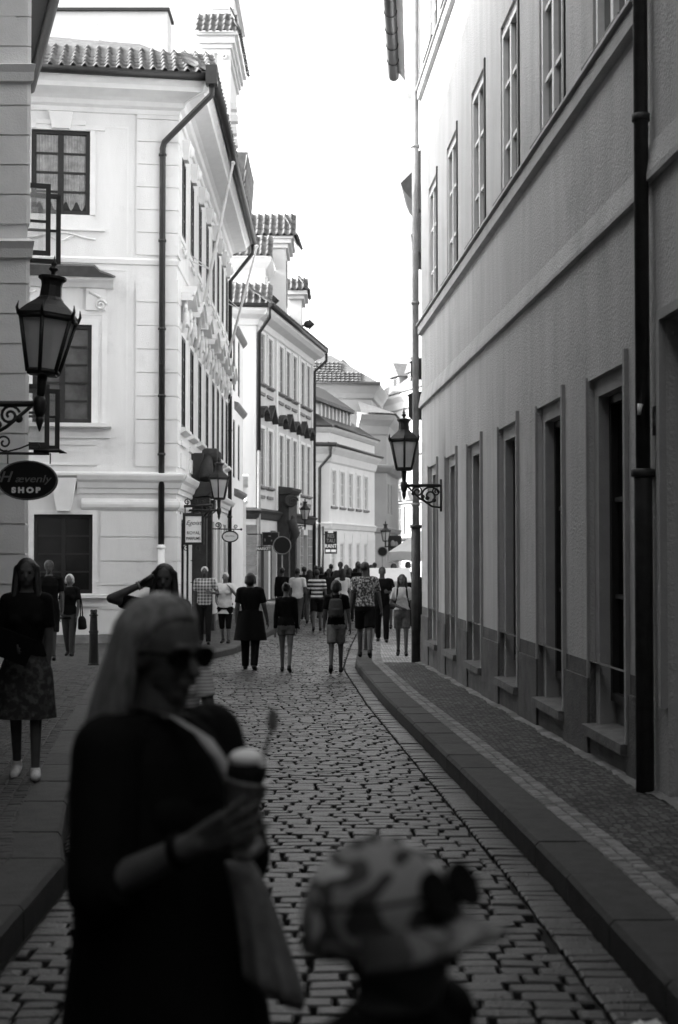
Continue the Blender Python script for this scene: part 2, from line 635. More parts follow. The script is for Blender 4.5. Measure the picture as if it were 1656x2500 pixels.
def tiles(mb, o, a, s, width, length, tw=.24, rl=.36, r=.055, step=.03):
    """barrel tiles: o = lower left eave corner, a = unit vector along the eave, s = unit vector up the slope"""
    o, a, s = Vector(o), Vector(a).normalized(), Vector(s).normalized()
    n = a.cross(s).normalized()
    if n.z < 0:
        n = -n
    nt_ = max(1, int(width / tw))
    tw = width / nt_
    nr = max(1, int(length / rl))
    rl = length / nr
    K = 8
    for i in range(nt_):
        for j in range(nr):
            jit = random.uniform(-.02, .02)
            lo, hi = [], []
            for k in range(K + 1):
                t = k / K
                ang = math.pi * (t * 2)
                h = r * (math.sin(ang) if t <= .5 else .35 * math.sin(ang))
                x = (i + t) * tw
                lo.append(o + a * x + s * (j * rl - .04 + jit) + n * (h * 1.1 + step))
                hi.append(o + a * x + s * ((j + 1) * rl) + n * (h * .9))
            lo2 = [p - n * .025 for p in lo]
            vs = lo2 + lo + hi
            m = K + 1
            fs = []
            for k in range(K):
                fs += [(k, k + 1, m + k + 1, m + k), (m + k, m + k + 1, 2 * m + k + 1, 2 * m + k)]
            mb.add(vs, fs, True)


def downpipe(name, pts, r, m, parent, collars=(), label=None):
    mb = MB()
    mb.tube(pts, r, 12)
    r = max(r) if isinstance(r, list) else r
    for (x, y, z) in collars:
        mb.lathe([(r * 1.05, -.03), (r * 1.28, -.025), (r * 1.28, .025), (r * 1.05, .03)], (x, y, z), 12)
    return mb.build(name, m, parent, label)


def text(body, W_, u, d, z, size, m, parent, name='lettering', shear=0.0, sx=1.0, ext=.004, bold=0.0):
    """flat lettering on a plane with the frame (origin P(u,d,z), along u, up z), centred"""
    cu = bpy.data.curves.new('tmp', 'FONT')
    cu.body = body
    cu.size = size
    cu.align_x = 'CENTER'
    cu.align_y = 'CENTER'
    cu.shear = shear
    cu.extrude = ext
    cu.offset = bold
    to = bpy.data.objects.new('tmp', cu)
    COL.objects.link(to)
    bpy.context.view_layer.update()
    me0 = bpy.data.meshes.new_from_object(to.evaluated_get(bpy.context.evaluated_depsgraph_get()))
    mb = MB()
    vs = [W_.P(u + v.co.x * sx, d + v.co.z, z + v.co.y) for v in me0.vertices]
    mb.add(vs, [tuple(p.vertices) for p in me0.polygons])
    bpy.data.objects.remove(to)
    bpy.data.curves.remove(cu)
    bpy.data.meshes.remove(me0)
    return mb.build(name, m, parent)


def scroll(c, ax, up, r0, turns, start, n=22, rev=False):
    """points of a spiral in the plane (ax, up)"""
    c, ax, up = Vector(c), Vector(ax), Vector(up)
    pts = []
    for i in range(n + 1):
        t = i / n
        an = start + (-1 if rev else 1) * turns * 2 * math.pi * t
        rr = r0 * (1 - .82 * t)
        pts.append(c + ax * (rr * math.cos(an)) + up * (rr * math.sin(an)))
    return pts


# ------------------------------------------------------------------ right-hand house (plain plaster, tall narrow windows)
RW = Wl((1.507, 25.9), (2.28, 10.94))
GZ = lambda W, u: gz(W.P(u, 0, 0)[1])
house = thing('plaster_house', 'long grey plaster house along the right pavement with tall narrow recessed windows', 'house', (1.507, 25.9, gz(25.9)))
LU = [1.10, 3.46, 5.90, 8.58, 11.04, 13.40]
UU = [1.20, 3.68, 6.36, 8.82, 11.25, 13.66]
ops = [(u, u + 1.34, .2, 3.21, .055) for u in LU] + [(u, u + 1.22, 5.93, 8.07, .03) for u in UU] + [(u, u + 1.22, 10.35, 12.4, .03) for u in UU]
mb = MB()
facade(mb, RW, 0, 15.3, .75, 13.9, ops)
wl = mb.build('wall', M['r_plaster'], house)
mb = MB()
pops = [(u, u + 1.34, .2, .75, .055) for u in LU]
facade(mb, RW, 0, 15.3, -.7, .75, pops, 0)
mb.build('plinth', M['r_plinth'], house)
# a thin raised dado with a visible top edge between the windows
edges = [0] + sum([[u - .0, u + 1.34] for u in LU], []) + [15.3]
for i in range(0, len(edges), 2):
    a, b = edges[i], edges[i + 1]
    mb = MB()
    mb.wbox(RW, a, b, 0.0, .022, -.7, .6 + random.uniform(-.01, .01))
    mb.build('dado', M['r_plinth'], house)
for i, u in enumerate(LU):                          # inner reveal: recessed panel, then the deep opening
    s = MB()
    facade(s, RW, u, u + 1.34, .2, 3.21, [(u + .15, u + 1.28, .2, 3.06, .22)], -.055)
    so = s.build('window_recess', M['r_trim'], house)
    window(house, RW, u + .15, u + 1.28, .42, 3.06, .22, 2, 3, 'wood', 'glass_d', .04, .07)
    b = MB()
    b.wbox(RW, u + .15, u + 1.28, -.28, -.2, .2, .42)
    b.prof(RW, u - .02, u + 1.36, [(-.3, .235), (.07, .2), (.075, .12), (.0, .1), (-.3, .12)])
    b.build('window_ledge', M['r_sill'], house)
    r_ = MB()                                       # thin raised strip round the recess
    r_.wbox(RW, u + 1.34, u + 1.40, -.01, .035, .2, 3.3)
    r_.wbox(RW, u - .03, u, -.01, .02, .2, 3.24)
    r_.build('surround', M['r_trim'], house)
for z0, z1 in ((5.93, 8.07), (10.35, 12.4)):
    for u in UU:
        s = MB()
        facade(s, RW, u, u + 1.22, z0, z1, [(u + .12, u + 1.16, z0, z1 - .13, .06)], -.03)
        s.build('window_recess', M['r_trim'], house)
        wo = window(house, RW, u + .12, u + 1.16, z0, z1 - .13, .07, 2, 3, 'wood_w', 'glass_r', .045, .06, None, [z0 + .62, z0 + 1.36])
        s2 = MB()
        s2.wbox(RW, u + 1.22, u + 1.29, -.01, .02, z0, z1 + .06)
        s2.prof(RW, u - .03, u + 1.27, [(-.2, z0 + .005), (.1, z0 - .01), (.1, z0 - .045), (-.05, z0 - .05)])
        s2.build('sill', M['metal'], wo)
mb = MB()                                           # sill bands and the plain string course (a step in the plaster)
for zb, zt, pr in ((5.68, 5.86, .07), (10.02, 10.2, .07)):
    mb.prof(RW, 0, 15.3, [(-.01, zb), (pr, zb + .02), (pr, zt - .02), (-.01, zt)])
    mb.prof(RW, 0, 15.3, [(-.01, zt - .001), (pr + .035, zt + .0), (pr + .03, zt + .035), (-.01, zt + .045)])
mb.prof(RW, 0, 15.3, [(-.01, 4.36), (.055, 4.36), (.055, 4.40), (.012, 4.62), (-.01, 4.63)])
mb.build('string_course', M['r_plaster'], house)
mb = MB()
mb.prof(RW, -.2, 15.3, [(-.01, 13.4), (.12, 13.5), (.3, 13.75), (.5, 13.8), (.5, 13.95), (-.01, 14.0)])
mb.build('cornice', M['r_trim'], house)
shell(house, [(1.507, 25.9), (9, 26.3), (9.5, 11.3), (2.28, 10.94)], -.9, 13.9, M['r_plaster'], skip=(3,))
mb = MB()
A, B = RW.P(0, .5, 13.95), RW.P(15.05, .5, 13.95)
A2, B2 = RW.P(0, -8, 13.95), RW.P(15.05, -8, 13.95)
r0, r1 = RW.P(0, -3.8, 16.5), RW.P(15.05, -3.8, 16.5)
mb.add([A, B, r1, r0, A2, B2], [(0, 1, 2, 3), (5, 4, 3, 2), (0, 3, 4), (1, 5, 2)])
mb.build('roof', M['tile'], house)
x, y, _ = RW.P(-.08, .1, 0)
downpipe('downpipe', [(x, y, gz(26) + .1), (x, y, 13.6)], .062, M['grey_metal'], house, [(x, y, z) for z in (2.6, 6.3, 9.2)])
downpipe('downpipe', [(x, y, gz(26) + .08), (x, y, 2.2)], .085, M['pipe_dark'], house, [(x, y, 2.2)])
x, y, _ = RW.P(15.53, .085, 0)
z = gz(10.8)
dp = downpipe('downpipe', [(x, y, 2.25), (x, y, 13.6)], .053, M['pipe_dark'], house, [(x, y, 4.9), (x, y, 8)])
dp2 = downpipe('downpipe', [(x, y, z + .12), (x, y, 2.2), (x, y, 2.3)], [.066, .066, .07], M['pipe_dark'], house, [(x, y, 2.28)])
mb = MB()                                           # torn sticker on the pipe
mb.tube([(x - .04, y - .055, 2.7), (x - .03, y - .06, 2.78)], [.012, .02], 6)
tag(mb.build('sticker', M['white']), 'torn white sticker on the dark downpipe at the right', 'sticker')

# right-hand neighbour, from the dark pipe towards the camera
NW = Wl((2.292, 10.62), (2.70, 2.6))
h2 = thing('plaster_house', 'grey plaster house at the right picture edge with a moulded doorway and a number plate', 'house', (2.29, 10.6, gz(10.6)))
mb = MB()
facade(mb, NW, 0, 30, -.5, 14.5, [(.56, 1.85, -.5, 3.35, .1), (4.2, 5.4, .2, 3.2, .1), (7, 8.2, .2, 3.2, .1), (1.2, 2.4, 6.0, 8.2, .1), (4.2, 5.4, 6, 8.2, .1)])
mb.build('wall', M['r_plaster'], h2)
mb = MB()
facade(mb, NW, .56, 1.85, -.5, 3.35, [(.74, 1.67, -.5, 3.15, .25)], -.1)
mb.wbox(NW, .48, .56, -.02, .05, .6, 3.42)
mb.wbox(NW, .48, 1.85, -.02, .05, 3.35, 3.42)
mb.build('surround', M['r_trim'], h2)
dr = MB()
dr.wbox(NW, .74, 1.67, -.42, -.35, -.1, 3.15)
for z0, z1 in ((.2, 1.0), (1.15, 2.1), (2.3, 3.0)):
    dr.wbox(NW, .82, 1.15, -.36, -.33, z0, z1)
    dr.wbox(NW, 1.23, 1.58, -.36, -.33, z0, z1)
dr.build('door', M['wood'], h2)
for a, z0, z1 in ((4.2, .2, 3.2), (7, .2, 3.2), (1.2, 6, 8.2), (4.2, 6, 8.2)):
    window(h2, NW, a, a + 1.2, z0, z1, .1, 2, 3, 'wood', 'glass')
mb = MB()
mb.prof(NW, -.02, 30, [(-.01, 4.42), (.055, 4.42), (.055, 4.47), (.012, 4.7), (-.01, 4.71)])
mb.prof(NW, -.02, 30, [(-.01, 6.0), (.07, 6.0), (.07, 6.18), (-.01, 6.2)])
mb.build('string_course', M['r_plaster'], h2)
shell(h2, [(2.29, 10.6), (9.5, 10.9), (10, -18), (3.82, -19.3)], -.6, 14.5, M['r_plaster'], skip=(3,))
mb = MB()
mb.wbox(NW, .27, .41, 0, .02, 2.55, 2.76)
pl = mb.build('number_plate', M['signblack'])
tag(pl, 'small dark house number plate reading 4 on the right wall', 'number plate')
text('4', NW, .34, .022, 2.66, .14, M['letter_g'], pl)

# taller house on the left, before the alley: out of frame but for its lamp bracket and shop sign; its height and rear wing are added to shade the lane
NL = Wl((-3.5, -18), (-3.25, 12.6))
h3 = thing('corner_house', 'tall plaster house just past the left picture edge carrying the lamp bracket', 'house', (-3.25, 12.6, gz(12.6)))
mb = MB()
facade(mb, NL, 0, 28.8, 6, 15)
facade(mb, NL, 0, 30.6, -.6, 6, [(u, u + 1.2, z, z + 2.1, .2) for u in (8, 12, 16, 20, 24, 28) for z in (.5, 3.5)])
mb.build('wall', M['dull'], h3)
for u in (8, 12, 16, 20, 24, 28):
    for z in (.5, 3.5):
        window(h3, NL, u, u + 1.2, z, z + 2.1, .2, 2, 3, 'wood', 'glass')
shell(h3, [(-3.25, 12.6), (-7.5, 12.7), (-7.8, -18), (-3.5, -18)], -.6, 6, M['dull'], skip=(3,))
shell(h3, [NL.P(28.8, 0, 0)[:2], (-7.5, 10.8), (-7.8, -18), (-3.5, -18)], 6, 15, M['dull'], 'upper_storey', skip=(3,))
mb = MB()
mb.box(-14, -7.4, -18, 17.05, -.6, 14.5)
mb.build('sun_block_wing', M['dull'], h3)  # unseen wing added to stop sun leaking in beside the house
BW = Wl((9, -16), (-9, -15))  # unseen block added behind the camera to darken the lane
h4 = thing('sky_block_house', 'unseen house added behind the camera to block sky light from the lane', 'house', (0, -15.5, .2))
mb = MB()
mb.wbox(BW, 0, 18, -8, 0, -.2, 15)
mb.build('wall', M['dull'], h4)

# ------------------------------------------------------------------ left house before the alley (pilaster strip, eave overhead, open casements)
AX, AY = -3.75, 17.0
h5 = thing('alley_house', 'pale house at the left picture edge with rusticated pilaster and deep eave over the alley', 'house', (AX, AY, gz(AY)))
AF = Wl((-9.5, 17.0), (AX, AY))
AS = Wl((AX, AY), (AX - .305 * 9.2, AY + 9.2))
lc = AF.L
mb = MB()
facade(mb, AF, 0, lc, -.5, 10.2)
facade(mb, AS, 0, AS.L, -.5, 10.2, [(1.0, 1.5, 5.5, 6.42, .2), (1.0, 1.5, 3.05, 3.85, .2)])
mb.build('wall', M['near_plaster'], h5)
shell(h5, [AS.P(AS.L, 0, 0)[:2], (-13, 25.6), (-13, 17), (-9.5, 17)], -.5, 10.2, M['near_plaster'], cap=False)
mb = MB()
z = -.1
while z < 9.3:                                      # rusticated pilaster blocks
    hgt = .36
    if not (5.2 < z + hgt / 2 < 5.55):
        mb.wbox(AF, lc - 1.2, lc + .0, -.01, .035, z, z + hgt - .02)
        mb.wbox(AS, -.03, .35, -.01, .03, z, z + hgt - .02)
    z += hgt
mb.wbox(AF, lc - .9, lc - .15, .0, .03, 7.9, 8.5)
mb.build('rustication', M['near_plaster'], h5)
mb = MB()
for zc in (5.22, 7.35):
    mb.prof(AF, 0, lc + .03, [(-.01, zc), (.09, zc + .02), (.11, zc + .12), (.16, zc + .2), (-.01, zc + .27)], 0, .6)
mb.prof(AF, 0, lc, [(-.01, 9.3), (.1, 9.4), (.25, 9.7), (.3, 10.0), (-.01, 10.2)], 0, .4)
mb.build('cornice', M['near_plaster'], h5)
mb = MB()                                           # eave along the alley side
mb.prof(AS, -1.2, AS.L, [(-.05, 10.2), (.45, 10.3), (.72, 10.42), (.72, 10.6), (-.05, 10.72)])
mb.build('eave', M['wood'], h5)
mb = MB()
mb.tube([AS.P(-1.2, .8, 10.5), AS.P(AS.L, .8, 10.42)], .09, 10)
mb.build('gutter', M['metal'], h5)
mb = MB()
e0, e1 = AS.P(-1.2, .72, 10.6), AS.P(AS.L, .72, 10.6)
g0, g1 = AS.P(-1.2, -4.6, 15.2), AS.P(AS.L, -4.6, 15.2)
k0, k1 = AS.P(-1.2, -9, 10.6), AS.P(AS.L, -9, 10.6)
mb.add([e0, e1, g1, g0, k0, k1], [(0, 1, 2, 3), (5, 4, 3, 2), (0, 3, 4), (1, 5, 2), (0, 4, 5, 1)])
mb.build('roof', M['tile'], h5)
for zc, zt in ((3.05, 3.85), (5.5, 6.42)):             # casements pushed open into the alley
    window(h5, AS, 1.0, 1.5, zc, zt, .18, 2, 2, 'wood', 'glass')
    for uu, ln, sg in ((1.0, .35, 1), (1.5, .53, 1)):
        f = MB()
        n = Vector(AS.P(0, 1, 0)) - Vector(AS.P(0, 0, 0))
        d_ = (n + Vector((-.02, .0, 0))).normalized()
        p = Vector(AS.P(uu, .02, 0))
        q_ = Vector((p.x + d_.x * ln, p.y + d_.y * ln, 0))
        Wc = Wl((p.x, p.y), (q_.x, q_.y))
        t_ = .035
        for (a, b, c, e) in ((0, .05, zc, zt), (ln - .06, ln, zc, zt), (.05, ln - .06, zc, zc + .06), (.05, ln - .06, zt - .06, zt), (.05, ln - .06, zc + .42, zc + .45)):
            f.wbox(Wc, a, b, -t_ / 2, t_ / 2, c, e)
        fo = f.build('open_casement', M['wood'], h5)
        g = MB()
        g.wbox(Wc, .05, ln - .06, -.004, .004, zc + .06, zt - .06)
        gm = bpy.data.materials.get('thin clear glass')
        if gm is None:
            gm = bpy.data.materials.new('thin clear glass')
            gm.use_nodes = True
            gt = gm.node_tree
            tr = gt.nodes.new('ShaderNodeBsdfTransparent')
            gl = gt.nodes.new('ShaderNodeBsdfGlossy')
            gl.inputs['Roughness'].default_value = .03
            mx = gt.nodes.new('ShaderNodeMixShader')
            mx.inputs[0].default_value = .16
            gt.links.new(tr.outputs[0], mx.inputs[1])
            gt.links.new(gl.outputs[0], mx.inputs[2])
            gt.links.new(mx.outputs[0], gt.nodes['Material Output'].inputs[0])
        g.build('pane', gm, fo)
# unseen house added past the alley to keep sun off the pavement
h6 = thing('sun_block_house', 'unseen house added beyond the alley on the left to block the sun', 'house', (-17, 26, -.4))
mb = MB()
mb.box(-24, -16, 14, 33, -.6, 12.6)
mb.build('wall', M['off'], h6)
mb = MB()
mb.add([(-24, 14, 12.62), (-15.7, 14, 12.62), (-15.7, 33, 12.62), (-24, 33, 12.62), (-20, 14, 15.6), (-20, 33, 15.6)], [(1, 2, 5, 4), (3, 0, 4, 5), (0, 1, 4), (2, 3, 5)])
mb.build('roof', M['tile'], h6)

# ------------------------------------------------------------------ the baroque corner house
CX, CY = -3.766, 32.857
FW = Wl((CX - 6 * .9892, CY - 6 * .1464), (CX, CY))
SW = Wl((CX, CY), (CX - .0072 * 17.2, CY + 17.2))
bh = thing('baroque_house', 'white three storey baroque corner house with dark windows, tiled eaves and black downpipe', 'house', (CX, CY, gz(32)))
BL = 'l_plaster'
LUL = [.85, 2.95, 5.2, 7.5, 9.7, 11.5, 13.4, 15.3]
fo_ = [(2.67, 4.0, 9.51, 11.46, .16), (2.73, 4.06, 4.71, 6.97, .16), (2.78, 4.1, .8, 2.61, .22)]
so_ = [(u, u + .95, 9.3, 11.2, .14) for u in LUL] + [(u, u + .95, 4.72, 6.92, .14) for u in LUL] + [(.8, 1.55, .3, 2.5, .2), (2.0, 2.7, .3, 2.5, .2), (3.7, 5.3, -.4, 3.0, .3), (7.2, 8.6, .2, 2.6, .2), (9.5, 10.9, -.4, 2.7, .25), (12, 13.4, -.4, 2.7, .25), (14.6, 16, -.4, 2.7, .25)]
mb = MB()
facade(mb, FW, 0, 6, -.7, 12.6, fo_)
mb.build('front_wall', M[BL], bh)
mb = MB()
facade(mb, SW, 0, 17.2, -.7, 12.6, so_)
mb.build('side_wall', M[BL], bh)
shell(bh, [SW.P(17.2, 0, 0)[:2], (-9.9, 50.2), (-9.9, 32), FW.P(0, 0, 0)[:2]], -.7, 12.6, M['l_old'], skip=(3,), cap=False)

# rusticated quoins and ground floor: blocks proud of the wall with fine joints
mb = MB()
z = 3.72
while z < 11.9:
    hgt = .545 if z < 8.2 else .53
    top = min(z + hgt, 11.95)
    if not (8.35 < (z + top) / 2 < 8.6):
        mb.hexa([FW.P(5.06, .035, z), FW.P(6.03, .035, z), SW.P(.55, .035, z), SW.P(.55, -.3, z), FW.P(5.06, .035, top - .022), FW.P(6.03, .035, top - .022), SW.P(.55, .035, top - .022), SW.P(.55, -.3, top - .022)])
    z = top
    if 8.2 < z < 8.5 and mb.v:
        mb.build('quoins', M[BL], bh)
        mb = MB()
mb.build('quoins', M[BL], bh)


def courses(W, a, b, z0, z1, st, par, m, pr=.035, gap=.021):
    mb = MB()
    z = z0
    while z < z1:
        mb.wbox(W, a, b, -.01, pr, z, z + st - gap)
        z += st
    mb.build('rustication', M[m], par)


for (a, b) in ((0, 2.6), (4.28, 6.035)):
    courses(FW, a, b, -.12, 2.5, .556, bh, BL)
for (a, b) in ((0, .7), (1.65, 1.9), (2.8, 3.5), (5.5, 7.0), (8.8, 9.3), (11.1, 11.8), (13.6, 14.4)):
    courses(SW, a, b, -.12, 2.5, .556, bh, BL)
mb = MB()
mb.wbox(FW, 0, 6.07, -.01, .07, -.7, -.14)
mb.wbox(SW, 0, 3.5, -.01, .07, -.7, -.14)
mb.wbox(SW, 5.5, 17.2, -.01, .07, -.7, -.14)
mb.build('plinth', M['stone_m'], bh)
# flat panels and the string course at the second floor
mb = MB()
for z0, z1 in ((3.75, 8.28), (8.62, 11.6)):
    for (a, b) in ((0, 4.86),):
        mb.wbox(FW, b - .02, b + .02, -.01, .012, z0, z1)
        mb.wbox(FW, a, b - .02, -.01, .012, z1 - .04, z1)
mb.prof(FW, 0, 6.0, [(-.01, 8.38), (.03, 8.4), (.05, 8.5), (-.01, 8.56)], 0, 1)
mb.prof(SW, 0, 17.2, [(-.01, 8.38), (.03, 8.4), (.05, 8.5), (-.01, 8.56)], 1, 0)
mb.build('string_course', M['l_trim'], bh)
mb = MB()                                           # main moulding over the ground floor
pr = [(-.01, 3.08), (.05, 3.1), (.06, 3.2), (.1, 3.22), (.14, 3.34), (.2, 3.4), (.24, 3.5), (.24, 3.54), (-.01, 3.6)]
mb.prof(FW, 3.75, 6.0, pr, 0, 1)
mb.prof(FW, 0, 3.75, [(-.01, 3.45), (.12, 3.47), (.2, 3.5), (.2, 3.55), (-.01, 3.6)])
mb.prof(SW, 0, 3.5, pr, 1, 0)
mb.prof(SW, 5.9, 17.2, pr)
tor = [(-.01, 2.7), (.04, 2.72), (.085, 2.78), (.095, 2.84), (.085, 2.9), (.04, 2.96), (-.01, 2.98)]
mb.prof(FW, 3.85, 6.0, tor, 0, 1)
mb.prof(SW, 0, 2.9, tor, 1, 0)
mb.build('cornice', M['l_trim'], bh)
mb = MB()                                           # crowning cornice and soffit
cor = [(-.01, 11.88), (.05, 11.9), (.07, 12.0), (.16, 12.05), (.2, 12.15), (.3, 12.2), (.66, 12.28), (.68, 12.38), (.78, 12.48), (.8, 12.6), (-.01, 12.66)]
mb.prof(FW, 0, 6.0, cor, 0, 1)
mb.prof(SW, 0, 16.4, cor, 1, 0)
mb.build('cornice', M['l_trim'], bh)
mb = MB()
mb.tube([FW.P(0, .9, 12.6), FW.P(6.9, .9, 12.56)], .1, 10)
mb.build('gutter', M['metal'], bh)
mb = MB()
mb.tube([SW.P(-.85, .9, 12.56), SW.P(16.5, .9, 12.6)], .11, 10)
x, y, _ = SW.P(-.85, .88, 0)
mb.box(x - .14, x + .12, y - .14, y + .14, 12.35, 12.78)
mb.build('gutter', M['metal'], bh)
e = FW.P(5.66, .1, 0)
g_ = SW.P(-.8, .86, 12.45)
zb = 1.9
downpipe('downpipe', [g_, (g_[0], g_[1], 12.15), (e[0] + .04, e[1], 11.25), (e[0], e[1], 11.1), (e[0], e[1], zb)], .072, M['metal'], bh, [(e[0], e[1], z) for z in (10.95, 8.95, 6.9, 5.35, 4.0)])
downpipe('downpipe', [(e[0], e[1], zb + .02), (e[0], e[1], -.2)], .08, M['l_trim'], bh, [(e[0], e[1], zb - .05)])
e = SW.P(16.4, .1, 0)
g_ = SW.P(16.5, .86, 12.5)
downpipe('downpipe', [g_, (g_[0], g_[1], 12.2), (e[0], e[1], 11.2), (e[0], e[1], -.2)], .07, M['metal'], bh, [(e[0], e[1], z) for z in (9, 6, 3)])
# roof: hipped, two slopes of barrel tiles
mb = MB()
c0, c1 = FW.P(0, .85, 12.66), FW.P(6.9, .85, 12.66)
hip = (CX - 2.6, CY + 3.4, 15.3)
hl = FW.P(0, -4, 15.4)
s1 = SW.P(17.2, .85, 12.66)
hs = SW.P(17.2, -3.4, 15.3)
mb.add([c0, c1, hip, hl, s1, hs], [(0, 1, 2, 3), (1, 4, 5, 2)])
rear = [(-9.9, 33, 12.7), (-9.9, 50.2, 12.7)]
mb.add([hip, hs, rear[1], rear[0], hl], [(0, 1, 2, 3), (0, 3, 4)])
ro = mb.build('roof', M['tile'], bh)
mb = MB()
sl = (Vector(FW.P(3, -2, 14.2)) - Vector(FW.P(3, .85, 12.62))).normalized()
tiles(mb, FW.P(0, .92, 12.64), (FW.dx, FW.dy, 0), sl, 6.9, 2.6, .25, .4, .07)
mb.build('roof_tiles', M['tile'], ro)
mb = MB()
sl = (Vector(SW.P(3, -2, 14.3)) - Vector(SW.P(3, .85, 12.66))).normalized()
tiles(mb, SW.P(-.8, .93, 12.66), (SW.dx, SW.dy, 0), sl, 17.4, .9, .27, .4, .075)
mb.build('roof_tiles', M['tile'], ro)
# white attic block over the front roof
mb = MB()
mb.box(-9.6, -4.22, 34.6, 35.4, 12.9, 15.05)
mb.box(-9.6, -5.9, 34.57, 34.62, 14.3, 14.36)
at_ = mb.build('attic_wall', M['l_old'], bh)
mb = MB()
mb.box(-9.7, -4.16, 34.52, 35.5, 15.05, 15.12)
mb.build('flashing', M['metal'], at_)
# front windows
wo = window(bh, FW, 2.67, 4.0, 9.51, 11.46, .1, 2, 4, 'wood', 'glass', .05, .09, mull=.13)
surround(wo, FW, 2.67, 4.0, 9.51, 11.46, .12, .03)
s = MB()
k = 3.335
s.wbox(FW, k - .55, k + .55, -.01, .06, 11.58, 11.68)
s.wbox(FW, k - 1.0, k - .55, -.01, .05, 11.48, 11.56)
s.wbox(FW, k + .55, k + 1.0, -.01, .05, 11.48, 11.56)
s.hexa([FW.P(k - .2, .11, 11.48), FW.P(k + .2, .11, 11.48), FW.P(k + .2, -.01, 11.48), FW.P(k - .2, -.01, 11.48), FW.P(k - .27, .13, 11.86), FW.P(k + .27, .13, 11.86), FW.P(k + .27, -.01, 11.86), FW.P(k - .27, -.01, 11.86)])
s.build('keystone', M['l_trim'], wo)
s = MB()
s.wbox(FW, k - 1.0, k + 1.0, -.01, .06, 9.14, 9.2)
s.tube([FW.P(k - .8 + 1.6 * t / 16, .02, 9.02 - .07 * math.cos(t / 16 * 2 * math.pi)) for t in range(17)], .022, 6)
s.tube([FW.P(k - .3 + .6 * t / 16, .02, 8.95 + .06 * math.cos(t / 16 * 2 * math.pi)) for t in range(17)], .02, 6)
s.build('apron', M['l_trim'], wo)
c = MB()                                            # net curtains drawn inside the upper front window
for (a, b) in ((2.78, 3.3), (3.38, 3.9)):
    n = 26
    lo = [FW.P(a + (b - a) * i / n * .96 + .01, -.075 + .012 * math.sin(i * 1.9), 9.72 + .1 * math.sin(i * .5)) for i in range(n + 1)]
    hi = [FW.P(a + (b - a) * i / n, -.075 + .012 * math.sin(i * 1.9), 11.36) for i in range(n + 1)]
    c.loft([lo, hi], False, True, False)
c.build('curtain', M['curtain'], wo)
wo = window(bh, FW, 2.73, 4.06, 4.71, 6.97, .1, 2, 5, 'wood', 'glass_m', .045, .09, mull=.13, sill=(.45, .3, .08, 'l_trim'))
surround(wo, FW, 2.73, 4.06, 4.71, 6.97, .14, .035)
surround(wo, FW, 2.5, 4.29, 4.71, 7.2, .12, .02)
s = MB()
k = 3.395
s.prof(FW, k - 1.15, k + 1.15, [(-.01, 7.8), (.12, 7.82), (.2, 7.9), (.34, 7.96), (.36, 8.02), (-.01, 8.08)])
s.build('hood', M['l_trim'], wo)
s = MB()
h_ = [(-1.2, 8.0), (-1.05, 8.06), (-.85, 8.12), (-.72, 8.25), (.72, 8.25), (.85, 8.12), (1.05, 8.06), (1.2, 8.0)]
s.loft([[FW.P(k + a, .4, z) for a, z in h_], [FW.P(k + a, -.01, z + .12) for a, z in h_]], True, False)
s.build('hood_roof', M['pipe_dark'], wo)
for sg in (-1, 1):
    b = MB()
    b.wbox(FW, k + sg * .75 - .22, k + sg * .75 + .22, -.01, .08, 7.3, 7.8)
    b.tube(scroll(FW.P(k + sg * .86, .1, 7.42), (FW.dx * sg, FW.dy * sg, 0), (0, 0, 1), .13, 1.6, 0), .03, 6)
    b.tube([FW.P(k + sg * .6, .1, 7.72), FW.P(k + sg * .86, .1, 7.6)], .03, 6)
    b.build('bracket', M['l_trim'], wo)
s = MB()
s.wbox(FW, k - 1.1, k + 1.1, -.01, .05, 4.36, 4.5)
s.wbox(FW, k - 1.0, k + .8, -.01, .025, 4.2, 4.28)
s.wbox(FW, k - .95, k + .8, -.01, .05, 3.74, 3.8)
s.build('apron', M['l_trim'], wo)
wo = window(bh, FW, 2.78, 4.1, .8, 2.61, .18, 2, 4, 'wood', 'glass', .04, .08, sill=(.35, .16, .07, 'l_trim'))
surround(wo, FW, 2.78, 4.1, .8, 2.61, .1, .03)
s = MB()
s.hexa([FW.P(3.3, .16, 2.68), FW.P(3.6, .16, 2.68), FW.P(3.6, -.01, 2.68), FW.P(3.3, -.01, 2.68), FW.P(3.15, .2, 3.44), FW.P(3.75, .2, 3.44), FW.P(3.75, -.01, 3.44), FW.P(3.15, -.01, 3.44)])
s.wbox(FW, 2.7, 4.35, -.01, .05, .5, .56)
s.build('keystone', M['l_trim'], wo)
